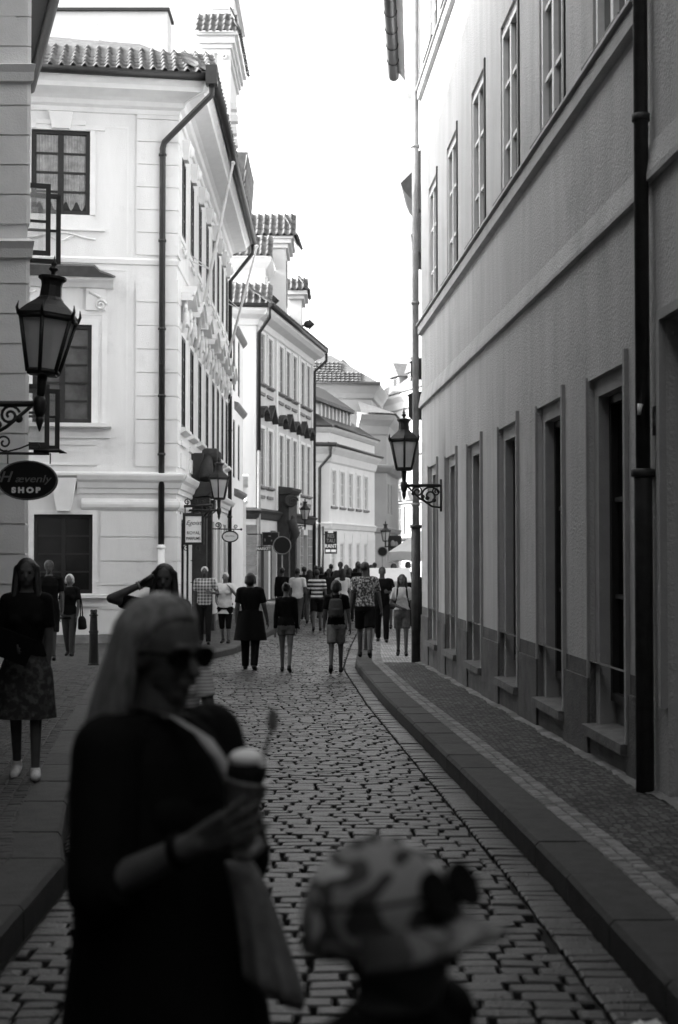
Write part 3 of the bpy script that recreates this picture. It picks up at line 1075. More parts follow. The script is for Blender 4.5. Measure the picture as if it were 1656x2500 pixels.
# side windows
for i, u in enumerate(LUL):
    wo = window(bh, SW, u, u + .95, 9.3, 11.2, .045, 2, 4, 'wood', 'glass', .05, .08, mull=.12)
    surround(wo, SW, u, u + .95, 9.3, 11.2, .13, .025, bottom=True)
    s = MB()
    k = u + .475
    s.hexa([SW.P(k - .16, .14, 11.2), SW.P(k + .16, .14, 11.2), SW.P(k + .16, 0, 11.2), SW.P(k - .16, 0, 11.2), SW.P(k - .24, .2, 11.66), SW.P(k + .24, .2, 11.66), SW.P(k + .24, 0, 11.66), SW.P(k - .24, 0, 11.66)])
    s.ball(SW.P(k, .16, 11.45), (.12, .12, .16), 8, 6)
    s.build('keystone', M['l_trim'], wo)
    s = MB()
    s.tube([SW.P(k - .5, .05, 9.0), SW.P(k - .2, .06, 8.9), SW.P(k, .07, 9.02), SW.P(k + .2, .06, 8.9), SW.P(k + .5, .05, 9.0)], .03, 6)
    s.build('apron', M['l_trim'], wo)
    wo = window(bh, SW, u, u + .95, 4.72, 6.92, .045, 2, 5, 'wood', 'glass', .05, .08, mull=.12)
    surround(wo, SW, u, u + .95, 4.72, 6.92, .13, .025)
    s = MB()
    seg = 1.0 if i % 2 else 0
    hd = []
    for t in range(-6, 7):
        q = t / 6
        zz = 7.75 + (.34 * (1 - q * q) if seg else .36 * (1 - abs(q)) ** 1.0 + (.06 if abs(q) > .85 else 0))
        hd.append((k + q * .82, zz))
    for (dd, a0, a1, mm) in ((.3, -.12, .0, None), (.36, .0, .06, None)):
        s.loft([[SW.P(a, 0, z + a0) for a, z in hd] + [SW.P(a, 0, z + a1) for a, z in reversed(hd)], [SW.P(a, dd, z + a0) for a, z in hd] + [SW.P(a, dd, z + a1) for a, z in reversed(hd)]], True, False)
    s.wbox(SW, u - .1, u + 1.05, 0, .12, 7.25, 7.6)
    s.build('hood', M['l_trim'], wo)
    for sg in (-1, 1):
        b = MB()
        b.tube(scroll(SW.P(k + sg * .6, .14, 7.5), (SW.dx * sg, SW.dy * sg, 0), (0, 0, 1), .14, 1.5, 0), .04, 6)
        b.tube([SW.P(k + sg * .6, .1, 7.7), SW.P(k + sg * .62, .14, 7.3), SW.P(k + sg * .58, .06, 6.95)], [.07, .06, .03], 6)
        b.build('bracket', M['l_trim'], wo)
    s = MB()
    s.prof(SW, u - .22, u + 1.17, [(-.1, 4.72), (.16, 4.69), (.16, 4.62), (.03, 4.56), (-.1, 4.6)])
    s.wbox(SW, u - .12, u + 1.07, 0, .06, 4.28, 4.4)
    s.wbox(SW, u - .05, u + 1.0, 0, .04, 3.75, 4.1)
    s.build('sill', M['l_trim'], wo)
for a, b, c, e_ in ((.8, 1.55, .3, 2.5), (2.0, 2.7, .3, 2.5), (7.2, 8.6, .2, 2.6)):
    wo = window(bh, SW, a, b, c, e_, .05, 2, 3, 'wood', 'glass')
    surround(wo, SW, a, b, c, e_, .1, .04)
for a, b in ((9.5, 10.9), (12, 13.4), (14.6, 16)):
    d_ = MB()
    d_.wbox(SW, a, b, -.25, -.18, -.4, 2.7)
    d_.wbox(SW, a + .1, b - .1, -.19, -.15, 2.0, 2.6)
    d_.build('shop_door', M['wood'], bh)
# the portal: dark door between stone piers under a broken pediment
po = MB()
for a, b in ((3.5, 3.85), (5.15, 5.5)):
    po.wbox(SW, a, b, 0, .4, -.35, 2.9)
    po.wbox(SW, a - .06, b + .06, 0, .48, 2.9, 3.15)
    po.wbox(SW, a - .06, b + .06, 0, .48, -.4, .1)
po.prof(SW, 3.35, 5.65, [(0, 3.15), (.45, 3.2), (.6, 3.4), (.62, 3.5), (0, 3.6)])
po.wbox(SW, 3.6, 5.4, 0, .3, 3.6, 4.3)
for sg in (-1, 1):
    po.tube([SW.P(4.5 + sg * 1.05, .4, 3.62), SW.P(4.5 + sg * .95, .4, 3.9), SW.P(4.5 + sg * .6, .4, 4.2)], [.18, .17, .12], 8)
    po.lathe([(.16, -.2), (.2, -.15), (.2, .15), (.16, .2)], SW.P(4.5 + sg * .5, .45, 4.25), 10, M=Matrix.Rotation(R(90), 3, 'Y'))
portal = po.build('portal', M['stone'], bh)
d_ = MB()
d_.wbox(SW, 3.7, 5.3, -.3, -.2, -.4, 3.0)
d_.wbox(SW, 3.95, 4.4, -.21, -.16, .1, 2.5)
d_.wbox(SW, 4.6, 5.05, -.21, -.16, .1, 2.5)
d_.build('door', M['wood'], portal)

# wall dormer with pilasters and tiled caps above the side eave
dm = MB()
X0, X1, Y0, Y1 = -3.75, -3.08, 39.0, 42.5
dm.box(X0, X1, Y0, Y1, 12.7, 15.9)
dm.box(X0 - .0, X0 + .3, Y0 - .06, Y0, 12.7, 15.6)
dm.box(X1 - .28, X1 + .07, Y0 - .08, Y0 + .3, 12.7, 15.55)
for z0, z1, gg in ((15.55, 15.68, .07), (15.68, 15.8, .13), (15.8, 16.0, .2), (16.0, 16.08, .28)):
    dm.box(X0 - gg * .7, X1 + gg, Y0 - gg, Y1, z0, z1)
dm.tube(scroll((X0 + .12, Y0 - .1, 15.45), (1, 0, 0), (0, 0, 1), .1, 1.4, 0), .03, 6)
dm.tube(scroll((X1 - .1, Y0 - .12, 15.45), (-1, 0, 0), (0, 0, 1), .1, 1.4, 0), .03, 6)
dm.box(X0 + .2, X1 + .15, Y0 + .2, Y1, 16.9, 17.6)
dm.box(X0 + .1, X1 + .25, Y0 + .1, Y1, 17.3, 17.42)
for j in range(5):
    dm.box(X1 + .02, X1 + .22 + .03 * (j % 2), Y0 + .3 + j * .0, Y0 + .6, 12.75 + j * .34, 12.93 + j * .34)
dmo = dm.build('dormer', M['l_trim'], bh)
mb = MB()
mb.add([(X0 - .22, Y0 - .3, 16.1), (X1 + .3, Y0 - .3, 16.1), (X1 + .12, Y0 + .3, 16.8), (X0 + .1, Y0 + .3, 16.8), (X1 + .3, Y1, 16.1), (X1 + .12, Y1, 16.8)], [(0, 1, 2, 3), (1, 4, 5, 2)])
tiles(mb, (X0 - .2, Y0 - .33, 16.1), (1, 0, 0), (.0, .68, .75), X1 - X0 + .45, .9, .17, .28, .045)
tiles(mb, (X1 + .31, Y0 - .3, 16.1), (0, 1, 0), (-.3, 0, .8), 3.8, .7, .2, .28, .05)
mb.build('roof_tiles', M['tile'], dmo)
# small tile-hung dormer cheek further along the eave
mb = MB()
mb.add([(-2.95, 44.2, 12.9), (-2.86, 44.2, 14.3), (-3.4, 44.2, 14.3), (-2.95, 47.4, 12.9), (-2.86, 47.4, 14.0), (-3.4, 47.4, 14.3)], [(0, 1, 2), (0, 3, 4, 1), (1, 4, 5, 2), (3, 5, 4)])
tiles(mb, (-2.95, 44.1, 12.9), (0, 1, 0), (.07, 0, 1), 3.3, 1.3, .26, .36, .05)
mb.build('dormer_roof', M['tile'], bh)

# flagpoles leaning out from the wall
for (a, b, lab) in (((SW.P(3.9, .05, 7.05)), (-2.78, 37.0, 11.95), 'nearer of two pale flagpoles leaning up from the baroque house wall'), ((SW.P(16.0, .05, 8.5)), (-2.9, 50.0, 12.6), 'farther of two pale flagpoles leaning up from the baroque house wall')):
    mb = MB()
    mb.tube([a, b], [.05, .035], 8)
    mb.ball(b, .06, 8, 6)
    m_ = Vector(a).lerp(Vector(b), .42)
    mb.tube([m_, (CX - .05, m_.y - .7, m_.z + .1)], .015, 5)
    mb.tube([m_, (CX - .05, m_.y - .5, m_.z + .28)], .015, 5)
    tag(mb.build('flagpole', M['l_old']), lab, 'flagpole', 'flagpoles on the baroque house')

# ------------------------------------------------------------------ narrow house and gate wall between the two corner houses
nh = thing('narrow_house', 'narrow white house set back just beyond the baroque house', 'house', (-4.1, 51, -.45))
NS = Wl((-4.02, 50.3), (-3.92, 58))
mb = MB()
facade(mb, NS, 0, 7.7, -.6, 10.6, [(u, u + .9, z, z + 2.2, .12) for u in (.9, 3.0, 5.2) for z in (4.6, 7.9)])
mb.build('wall', M['bright'], nh)
for u in (.9, 3.0, 5.2):
    for z in (4.6, 7.9):
        window(nh, NS, u, u + .9, z, z + 2.2, .1, 2, 3, 'wood', 'glass')
shell(nh, [NS.P(7.7, 0, 0)[:2], (-10, 58), (-10, 50.3), NS.P(0, 0, 0)[:2]], -.6, 10.6, M['l_old'], skip=(3,))
mb = MB()
for zc in (4.1, 7.4, 10.3):
    mb.prof(NS, 3.5, 7.7, [(0, zc - .18), (.08, zc - .12), (.16, zc - .03), (.18, zc + .06), (0, zc + .12)])
mb.build('cornice', M['stone_m'], nh)
gw = thing('gate_wall', 'white gate wall with an arched dark opening beside the second corner house', 'wall', (-4.2, 59, -.45))
GW = Wl((-5.4, 59), (-3.86, 59.1))
mb = MB()
facade(mb, GW, 0, 1.54, -.6, 4.6, [(.75, 1.2, -.45, 3.3, .5)])
mb.wbox(GW, .7, .9, -.4, .02, 3.3, 3.5)
mb.prof(GW, 0, 1.62, [(0, 4.5), (.15, 4.6), (.3, 4.8), (.34, 4.95), (-.3, 5.05), (-.3, 4.5)])
mb.build('wall', M['bright'], gw)
mb = MB()
mb.loft([[GW.P(.975 + .225 * math.cos(t * math.pi / 10), d, 3.3 + .55 * math.sin(t * math.pi / 10)) for t in range(11)] for d in (.012, -.02)], True, False)
mb.wbox(GW, .75, 1.2, -.5, -.45, -.45, 3.3)
mb.build('arch_dark_sheet', M['black'], gw)  # black sheet stands in for the shade inside the arched opening
mb = MB()
mb.tube([GW.P(1.5, .1, 4.1), GW.P(1.55, .5, 3.85)], [.09, .07], 8)
mb.build('security_camera', M['white'], gw)

# ------------------------------------------------------------------ second corner house
C2X, C2Y = -3.62, 62.0
F2 = Wl((-8, 61.6), (C2X, C2Y))
S2 = Wl((C2X, C2Y), (C2X + .163 * 13.5, C2Y + .9866 * 13.5))
b2 = thing('corner_house', 'second white corner house with zigzag window pediments and tiled dormers', 'house', (C2X, C2Y, -.45))
U2 = [.55, 2.25, 4.7, 6.35, 8.0, 10.1, 11.7]
ops = [(u, u + .95, 9.33, 11.5, .15) for u in U2] + [(u, u + .95, 4.75, 7.3, .15) for u in U2] + [(.6, 2.6, -.4, 2.6, .3), (3.0, 4.3, -.4, 2.8, .3), (6.6, 7.4, .4, 2.6, .3), (8.6, 10.2, -.4, 2.7, .3), (11, 12.2, -.4, 2.7, .3)]
mb = MB()
facade(mb, F2, 0, F2.L, -.6, 12.2)
mb.build('front_wall', M[BL], b2)
mb = MB()
facade(mb, S2, 0, 13.5, -.6, 12.2, ops)
mb.build('side_wall', M['off'], b2)
shell(b2, [S2.P(13.5, 0, 0)[:2], (-10, 76), (-10, 61.6), F2.P(0, 0, 0)[:2]], -.6, 12.2, M[BL], skip=(3,), cap=False)
courses(F2, F2.L - 1.3, F2.L + .03, -.1, 3.0, .445, b2, 'stone_m')
for a, b in ((0, .5), (6.55, 6.6), (7.5, 8.5), (10.3, 10.9), (12.3, 13.5)):
    courses(S2, a, b, -.1, 3.0, .445, b2, 'stone_m')
mb = MB()
c3 = [(0, 3.25), (.12, 3.3), (.2, 3.5), (.32, 3.62), (0, 3.75)]
mb.prof(F2, 0, F2.L, c3, 0, .9)
mb.prof(S2, 0, 13.5, c3, .9, 0)
mb.build('string_course', M['stone'], b2)
mb = MB()
c3 = [(0, 11.7), (.08, 11.75), (.15, 12.0), (.5, 12.15), (.66, 12.3), (.7, 12.45), (0, 12.5)]
mb.prof(F2, 0, F2.L, c3, 0, .9)
mb.prof(S2, 0, 13.5, c3, .9, .2)
mb.build('cornice', M['l_trim'], b2)
for u in U2:
    for z0, z1 in ((9.33, 11.5), (4.75, 7.3)):
        wo = window(b2, S2, u, u + .95, z0, z1, .07, 2, 4, 'wood_g', 'glass_b', .05, .07)
        surround(wo, S2, u, u + .95, z0, z1, .14, .07)
        s = MB()
        s.prof(S2, u - .2, u + 1.15, [(0, z0), (.16, z0 - .02), (.16, z0 - .1), (0, z0 - .16)])
        s.wbox(S2, u - .1, u + 1.05, 0, .08, z0 - .55, z0 - .42)
        s.build('sill', M['stone_m'], wo)
        if z0 < 6:
            s = MB()
            k = u + .475
            hd = [(k - .75, 7.85), (k - .35, 8.2), (k, 8.5), (k + .35, 8.2), (k + .75, 7.85)] if U2.index(u) % 2 else [(k - .75, 7.85), (k - .5, 8.15), (k, 8.3), (k + .5, 8.15), (k + .75, 7.85)]
            s.loft([[S2.P(a, d, z - .16) for a, z in hd] + [S2.P(a, d, z) for a, z in reversed(hd)] for d in (0, .28)], True, False)
            s.build('hood', M['stone'], wo)
for j, u in enumerate((0.1, 4.0, 9.4, 13.1)):
    mb = MB()
    mb.wbox(S2, u, u + .35, 0, .08, 3.75, 11.7)
    mb.build('pilaster', M['l_trim'], b2)
for a, b, zt in ((.6, 2.6, 2.6), (3.0, 4.3, 2.8), (6.6, 7.4, 2.6), (8.6, 10.2, 2.7), (11, 12.2, 2.7)):
    d_ = MB()
    d_.wbox(S2, a, b, -.3, -.22, -.45, zt)
    d_.wbox(S2, a + .1, a + .2, -.23, -.18, -.3, zt - .1)
    d_.wbox(S2, (a + b) / 2 - .05, (a + b) / 2 + .05, -.23, -.18, -.3, zt - .1)
    d_.build('shop_front', M['black'], b2)
po = MB()                                           # carved dark portal
po.wbox(S2, 4.5, 4.85, 0, .55, -.4, 3.3)
po.wbox(S2, 6.15, 6.5, 0, .55, -.4, 3.3)
po.wbox(S2, 4.5, 6.5, 0, .55, 3.3, 4.5)
po.prof(S2, 4.4, 6.6, [(0, 4.5), (.6, 4.55), (.75, 4.7), (.75, 4.82), (0, 4.9)])
po.lathe([(.24, -.25), (.3, -.2), (.3, .2), (.24, .25)], S2.P(4.5, .65, 4.2), 12, M=Matrix.Rotation(R(90), 3, 'X'))
po.tube(scroll(S2.P(4.3, .8, 4.2), (1, 0, 0), (0, 0, 1), .22, 1.6, 0), .05, 6)
po.ball(S2.P(5.2, .6, 3.2), (.18, .2, .35), 10, 8)
po.tube([S2.P(4.7, .6, 3.3), S2.P(4.65, .85, 2.7), S2.P(4.7, .6, 2.1)], [.25, .22, .1], 8)
portal = po.build('portal', M['stone'], b2)
d_ = MB()
d_.wbox(S2, 4.85, 6.15, .02, .08, -.4, 3.3)
d_.build('door', M['wood'], portal)
mb = MB()
mb.tube([F2.P(0, .75, 12.5), F2.P(F2.L + .75, .75, 12.5)], .1, 8)
mb.build('gutter', M['metal'], b2)
mb = MB()
mb.tube([S2.P(-.7, .75, 12.5), S2.P(13.7, .75, 12.5)], .1, 8)
mb.build('gutter', M['metal'], b2)
e = S2.P(.02, .12, 0)
g_ = S2.P(-.65, .72, 12.4)
downpipe('downpipe', [g_, (g_[0], g_[1], 11.95), (e[0], e[1], 11.4), (e[0], e[1], 6.2)], .085, M['metal'], b2)
downpipe('downpipe', [(e[0], e[1], 6.25), (e[0], e[1], -.3)], .085, M['grey_metal'], b2)
e = S2.P(13.45, .12, 0)
g_ = S2.P(13.7, .72, 12.4)
downpipe('downpipe', [g_, (g_[0], g_[1], 12), (e[0], e[1], 11.4), (e[0], e[1], -.3)], .09, M['metal'], b2)
mb = MB()
k0, k1 = F2.P(0, .7, 12.52), F2.P(F2.L + .7, .7, 12.52)
hp = (C2X - 3, C2Y + 3.2, 15.4)
hl = (-8, C2Y + 3.2, 15.4)
q1, q2 = S2.P(13.7, .7, 12.52), S2.P(13.7, -3.6, 15.6)
mb.add([k0, k1, hp, hl, q1, q2], [(0, 1, 2, 3), (1, 4, 5, 2)])
mb.add([hp, q2, (-10, 76, 12.5), (-10, 62, 12.5), hl], [(0, 1, 2, 3), (0, 3, 4)])
ro = mb.build('roof', M['tile'], b2)
mb = MB()
sl = (Vector(hp) - Vector(k1))
tiles(mb, (-6.6, 61.05, 12.55), (1, .09, 0), (0, .75, .66), 3.7, 1.7, .28, .4, .085)
sl = (Vector(S2.P(7, -3.6, 15.6)) - Vector(S2.P(7, .7, 12.52))).normalized()
tiles(mb, S2.P(-.7, .8, 12.55), (S2.dx, S2.dy, 0), sl, 14.4, 1.2, .3, .42, .08)
mb.build('roof_tiles', M['tile'], ro)
# gable dormer with the oval window, and the taller dormer beside it
d1 = MB()
d1.box(-5.6, -3.3, 63.2, 66, 12.6, 14.9)
d1.box(-3.85, -3.3, 63.12, 63.2, 12.6, 14.5)
d1.prof(Wl((-5.6, 63.2), (-3.3, 63.2)), 0, 2.3, [(0, 14.4), (.1, 14.5), (.25, 14.75), (.3, 14.95), (0, 15)], 0, 1)
d1.prof(Wl((-3.3, 63.2), (-3.3, 66)), 0, 2.8, [(0, 14.4), (.1, 14.5), (.25, 14.75), (.3, 14.95), (0, 15)], 1, 0)
d1o = d1.build('dormer', M['bright'], b2)
mb = MB()
mb.lathe([(.2, -.02), (.42, -.02), (.42, .05), (.2, .05)], (-3.28, 64.0, 13.6), 20, M=Matrix.Rotation(R(90), 3, 'Y') @ Matrix.Diagonal((1.6, 1, 1)))
mb.build('oval_frame', M['l_trim'], d1o)
mb = MB()
mb.lathe([(.01, .0), (.3, .0), (.3, .03), (.01, .03)], (-3.27, 64.0, 13.6), 16, M=Matrix.Rotation(R(90), 3, 'Y') @ Matrix.Diagonal((1.6, 1, 1)))
mb.build('pane', M['glass'], d1o)
mb = MB()
tiles(mb, (-5.9, 62.8, 15.0), (1, 0, 0), (0, .6, .62), 2.95, 1.5, .28, .36, .085)
mb.add([(-5.9, 62.9, 14.98), (-2.95, 62.9, 14.98), (-3.6, 64.3, 16.1), (-5.9, 64.3, 16.1), (-2.95, 66, 14.98), (-3.6, 66, 16.1)], [(0, 1, 2, 3), (1, 4, 5, 2)])
mb.build('roof_tiles', M['tile'], d1o)
d2 = MB()
d2.box(-3.25, -2.5, 66, 69, 12.6, 16.3)
for z0, z1, gg in ((16.0, 16.2, .12), (16.2, 16.4, .26), (16.4, 16.55, .36)):
    d2.box(-3.25 - gg, -2.5 + gg, 66 - gg, 69, z0, z1)
for j in range(6):
    d2.box(-3.6 + j * .1, -3.2, 66.1, 66.6, 12.7 + j * .32, 13.0 + j * .32)
d2o = d2.build('dormer', M['bright'], b2)
mb = MB()
mb.box(-2.52, -2.47, 66.9, 67.9, 13.5, 15.6)
mb.build('window', M['stone_m'], d2o)
mb = MB()
tiles(mb, (-4.8, 65.55, 16.55), (1, 0, 0), (0, .55, .7), 2.8, 1.45, .28, .34, .085)
mb.add([(-4.8, 65.6, 16.5), (-2.1, 65.6, 16.5), (-2.5, 66.5, 17.6), (-4.8, 66.5, 17.6), (-1.9, 69, 16.5), (-2.5, 69, 17.5), (-4.8, 69, 17.6)], [(0, 1, 2, 3), (1, 4, 5, 2), (2, 5, 6, 3)])
tiles(mb, (-2.0, 65.7, 16.5), (0.05, 1, 0), (-.45, 0, .8), 3.0, 1.1, .3, .34, .085)
mb.build('roof_tiles', M['tile'], d2o)
d3 = MB()
d3.box(-2.5, -1.9, 71.5, 74, 12.6, 14.9)
for z0, z1, gg in ((14.6, 14.8, .15), (14.8, 15.0, .3)):
    d3.box(-2.5 - gg, -1.9 + gg, 71.5 - gg, 74, z0, z1)
d3o = d3.build('dormer', M['bright'], b2)
mb = MB()
tiles(mb, (-2.75, 71.1, 15.05), (1, 0, 0), (0, .6, .62), 1.2, .9, .26, .34, .085)
tiles(mb, (-1.55, 71.2, 15.0), (0, 1, 0), (-.5, 0, .7), 2.8, .9, .28, .34, .08)
mb.add([(-2.9, 71.2, 15.0), (-1.6, 71.2, 15.0), (-1.9, 72, 15.7), (-2.9, 72, 15.7), (-1.6, 74, 15.0), (-1.9, 74, 15.7)], [(0, 1, 2, 3), (1, 4, 5, 2)])
mb.build('roof_tiles', M['tile'], d3o)
for x, y, z in ((-3.35, 65.0, 13.35), (-1.85, 72.6, 13.5)):
    mb = MB()
    mb.ball((x + .25, y, z), (.22, .12, .2), 8, 6)
    mb.add([(x + .3, y - .05, z - .3), (x + .62, y, z), (x + .3, y + .05, z + .3), (x + .3, y + .06, z - .3)], [(0, 1, 2), (0, 3, 1), (3, 2, 1)])
    mb.tube([(x - .1, y, z - .1), (x + .25, y, z)], .05, 6)
    mb.build('waterspout', M['iron'], b2)

# ------------------------------------------------------------------ low white house with the long dormer
C3 = (-.54, 82.0)
F3 = Wl((-5, 81.2), C3)
S3 = Wl(C3, (C3[0] + .2689 * 10.6, C3[1] + .9632 * 10.6))
b3 = thing('low_white_house', 'low white house at the bend with a long glazed dormer on its roof', 'house', (C3[0], C3[1], -.45))
U3 = [.35, 2.22, 4.08, 5.95, 7.8]
mb = MB()
facade(mb, F3, 0, F3.L, -.6, 8.9)
facade(mb, S3, 0, 10.6, -.6, 8.9, [(u, u + .95, 4.52, 6.6, .12) for u in U3] + [(u + .1, u + .85, .6, 2.4, .12) for u in U3])
mb.build('wall', M['bright'], b3)
shell(b3, [S3.P(10.6, 0, 0)[:2], (-5, 93), F3.P(0, 0, 0)[:2]], -.6, 8.9, M['bright'], skip=(2,))
for u in U3:
    wo = window(b3, S3, u, u + .95, 4.52, 6.6, .1, 2, 3, 'wood_w', 'glass_b', .05, .08)
    surround(wo, S3, u, u + .95, 4.52, 6.6, .13, .04)
    s = MB()
    s.prof(S3, u - .12, u + 1.07, [(0, 4.52), (.12, 4.5), (.12, 4.4), (0, 4.36)])
    s.build('sill', M['stone_m'], wo)
    window(b3, S3, u + .1, u + .85, .6, 2.4, .1, 2, 2, 'wood_w', 'glass_b', .05, .08)
for a, b in zip([0] + [u + .95 for u in U3], U3 + [10.6]):
    courses(S3, a, b, -.1, 2.9, .44, b3, 'bright', .03)
mb = MB()
for pr3 in ([(0, 3.15), (.08, 3.2), (.15, 3.42), (.2, 3.5), (0, 3.6)], [(0, 7.0), (.1, 7.1), (.2, 7.5), (.45, 7.8), (.5, 7.95), (0, 8.05)], [(0, 8.75), (.1, 8.8), (.25, 8.95), (.3, 9.05), (0, 9.1)]):
    mb.prof(F3, 0, F3.L, pr3, 0, .75)
    mb.prof(S3, 0, 10.6, pr3, .75, 0)
mb.build('cornice', M['bright'], b3)
mb = MB()
for W_, a, b, in ((F3, 0, F3.L + .4), (S3, -.4, 10.7)):
    mb.tube([W_.P(a, .52, 8.0), W_.P(b, .52, 8.0)], .09, 8)
    mb.prof(W_, a, b, [(0, 8.08), (.55, 7.98), (.55, 8.03), (0, 8.2)])
    mb.tube([W_.P(a, .32, 9.12), W_.P(b, .32, 9.12)], .07, 8)
mb.build('gutter', M['pipe_dark'], b3)
g_ = F3.P(F3.L - .65, .3, 0)
downpipe('downpipe', [F3.P(F3.L - .05, .55, 7.9), F3.P(F3.L - .05, .5, 7.4), F3.P(F3.L - .6, .1, 6.7), F3.P(F3.L - .65, .1, -.3)], .09, M['pipe_dark'], b3)
mb = MB()
a0, a1 = S3.P(-.3, .3, 9.1), S3.P(10.7, .3, 9.1)
b0, b1 = S3.P(2, -3.4, 11.5), S3.P(10.7, -3.4, 11.5)
mb.add([a0, a1, b1, b0, F3.P(0, .3, 9.1), F3.P(0, -3, 11.5)], [(0, 1, 2, 3), (4, 0, 3, 5)])
ro = mb.build('roof', M['pipe_dark'], b3)
dm = MB()
dm.wbox(S3, 1.3, 7.8, -1.2, -1.1, 9.1, 10.7)
for j in range(9):
    u = 1.3 + j * 6.5 / 8
    dm.wbox(S3, u - .12, u + .12, -1.12, -.85, 9.3, 10.6)
dm.wbox(S3, .0, 1.35, -3, -1.0, 9.2, 10.7)
dmo = dm.build('dormer', M['bright'], b3)
mb = MB()
for j in range(8):
    u = 1.3 + j * 6.5 / 8
    mb.wbox(S3, u + .14, u + .8125 - .14, -1.1, -1.05, 9.35, 10.5)
mb.build('pane', M['glass'], dmo)
mb = MB()
mb.prof(S3, -1.2, 7.9, [(-.6, 10.6), (-.6, 10.8), (-2.6, 12.2), (-4.4, 11.0), (-4.4, 10.6)])
mb.build('dormer_roof', M['pipe_dark'], dmo)

# ------------------------------------------------------------------ tall houses behind the bend
b4 = thing('tall_house', 'tall pale house with a striped tile roof rising behind the low white house', 'house', (0, 96, -.45))
F4 = Wl((-4, 95.5), (2.2, 96.2))
S4 = Wl((2.2, 96.2), (3.0, 103))
mb = MB()
facade(mb, F4, 0, F4.L, -.6, 13.2)
facade(mb, S4, 0, S4.L, -.6, 13.2)
mb.build('wall', M['far'], b4)
mb = MB()
c4 = [(0, 12.2), (.15, 12.3), (.25, 12.6), (.5, 13.0), (.6, 13.2), (0, 13.3)]
mb.prof(F4, 0, F4.L, c4, 0, .9)
mb.prof(S4, 0, S4.L, c4, .9, 0)
mb.build('cornice', M['far'], b4)
mb = MB()
tiles(mb, F4.P(0, .8, 13.3), (F4.dx, F4.dy, 0), (-.0, .8, .5), 5.4, 1.6, .3, .4, .025, .1)
tiles(mb, F4.P(0, -.45, 14.1), (F4.dx, F4.dy, 0), (-.0, .8, .5), 4.2, 1.7, .3, .4, .025, .1)
mb.add([F4.P(0, .7, 13.3), F4.P(F4.L + .4, .7, 13.3), F4.P(F4.L - 2.4, -3, 15.6), F4.P(0, -3, 15.6), S4.P(S4.L, .5, 13.3)], [(0, 1, 2, 3), (1, 4, 2)])
mb.tube([F4.P(0, .75, 13.25), F4.P(F4.L + .5, .75, 13.25)], .1, 8)
mb.build('roof', M['tile_far'], b4)
shell(b4, [S4.P(S4.L, 0, 0)[:2], (-4, 104), F4.P(0, 0, 0)[:2]], -.6, 13.2, M['far'], skip=(2,))
b5 = thing('turret_house', 'pale house with a rounded cornice pressed against the tall house at the bend', 'house', (2.2, 97, -.45))
F6 = Wl((1.2, 93.4), (3.15, 94.3))
S6 = Wl((3.15, 94.3), (4.3, 103))
mb = MB()
facade(mb, F6, 0, F6.L, -.6, 10.6)
facade(mb, S6, 0, S6.L, -.6, 10.6, [(.8, 1.7, 4.4, 6.5, .1), (3, 3.9, 4.4, 6.5, .1)])
mb.build('wall', M['far'], b5)
for u in (.8, 3):
    window(b5, S6, u, u + .9, 4.4, 6.5, .08, 2, 3, 'wood_g', 'glass_b')
mb = MB()
for c6 in ([(0, 9.6), (.1, 9.7), (.2, 10.2), (.5, 10.6), (.6, 10.9), (0, 11.1)], [(0, 7.1), (.2, 7.2), (.45, 7.45), (.5, 7.6), (0, 7.7)], [(0, 3.1), (.15, 3.2), (.25, 3.45), (0, 3.55)]):
    mb.prof(F6, 0, F6.L, c6, 0, .6)
    mb.prof(S6, 0, S6.L, c6, .6, 0)
mb.build('cornice', M['far'], b5)
mb = MB()
mb.add([F6.P(0, .6, 11.05), F6.P(F6.L + .4, .6, 11.05), F6.P(.8, -1.6, 12), S6.P(S6.L, .6, 11.05), S6.P(S6.L, -1.8, 12)], [(0, 1, 2), (1, 3, 4, 2)])
mb.build('roof', M['tile_far'], b5)
shell(b5, [S6.P(S6.L, 0, 0)[:2], (1.2, 103), F6.P(0, 0, 0)[:2]], -.6, 10.6, M['far'], skip=(2,))
b6 = thing('rear_house', 'house with a plain sloping grey roof highest behind the second corner house', 'house', (-1, 110, -.45))
mb = MB()
mb.box(-9, 1.6, 110, 118, -.6, 14.5)
mb.build('wall', M['off'], b6)
mb = MB()
mb.add([(-9, 109.5, 14.4), (2.0, 109.5, 14.4), (-3.2, 114, 19.2), (-9, 114, 19.2), (2.0, 118.5, 14.4), (-9, 118.5, 14.4)], [(0, 1, 2, 3), (1, 4, 2), (4, 5, 3, 2)])
mb.build('roof', M['tile_far'], b6)
mb = MB()
mb.box(-.3, .9, 108.8, 111, 14.9, 15.9)
mb.add([(-.5, 108.6, 15.9), (1.1, 108.6, 15.9), (.3, 108.6, 16.7), (-.5, 111.5, 15.9), (1.1, 111.5, 15.9), (.3, 111.5, 16.7)], [(0, 1, 2), (0, 2, 5, 3), (1, 4, 5, 2)])
mb.build('dormer', M['tile_far'], b6)

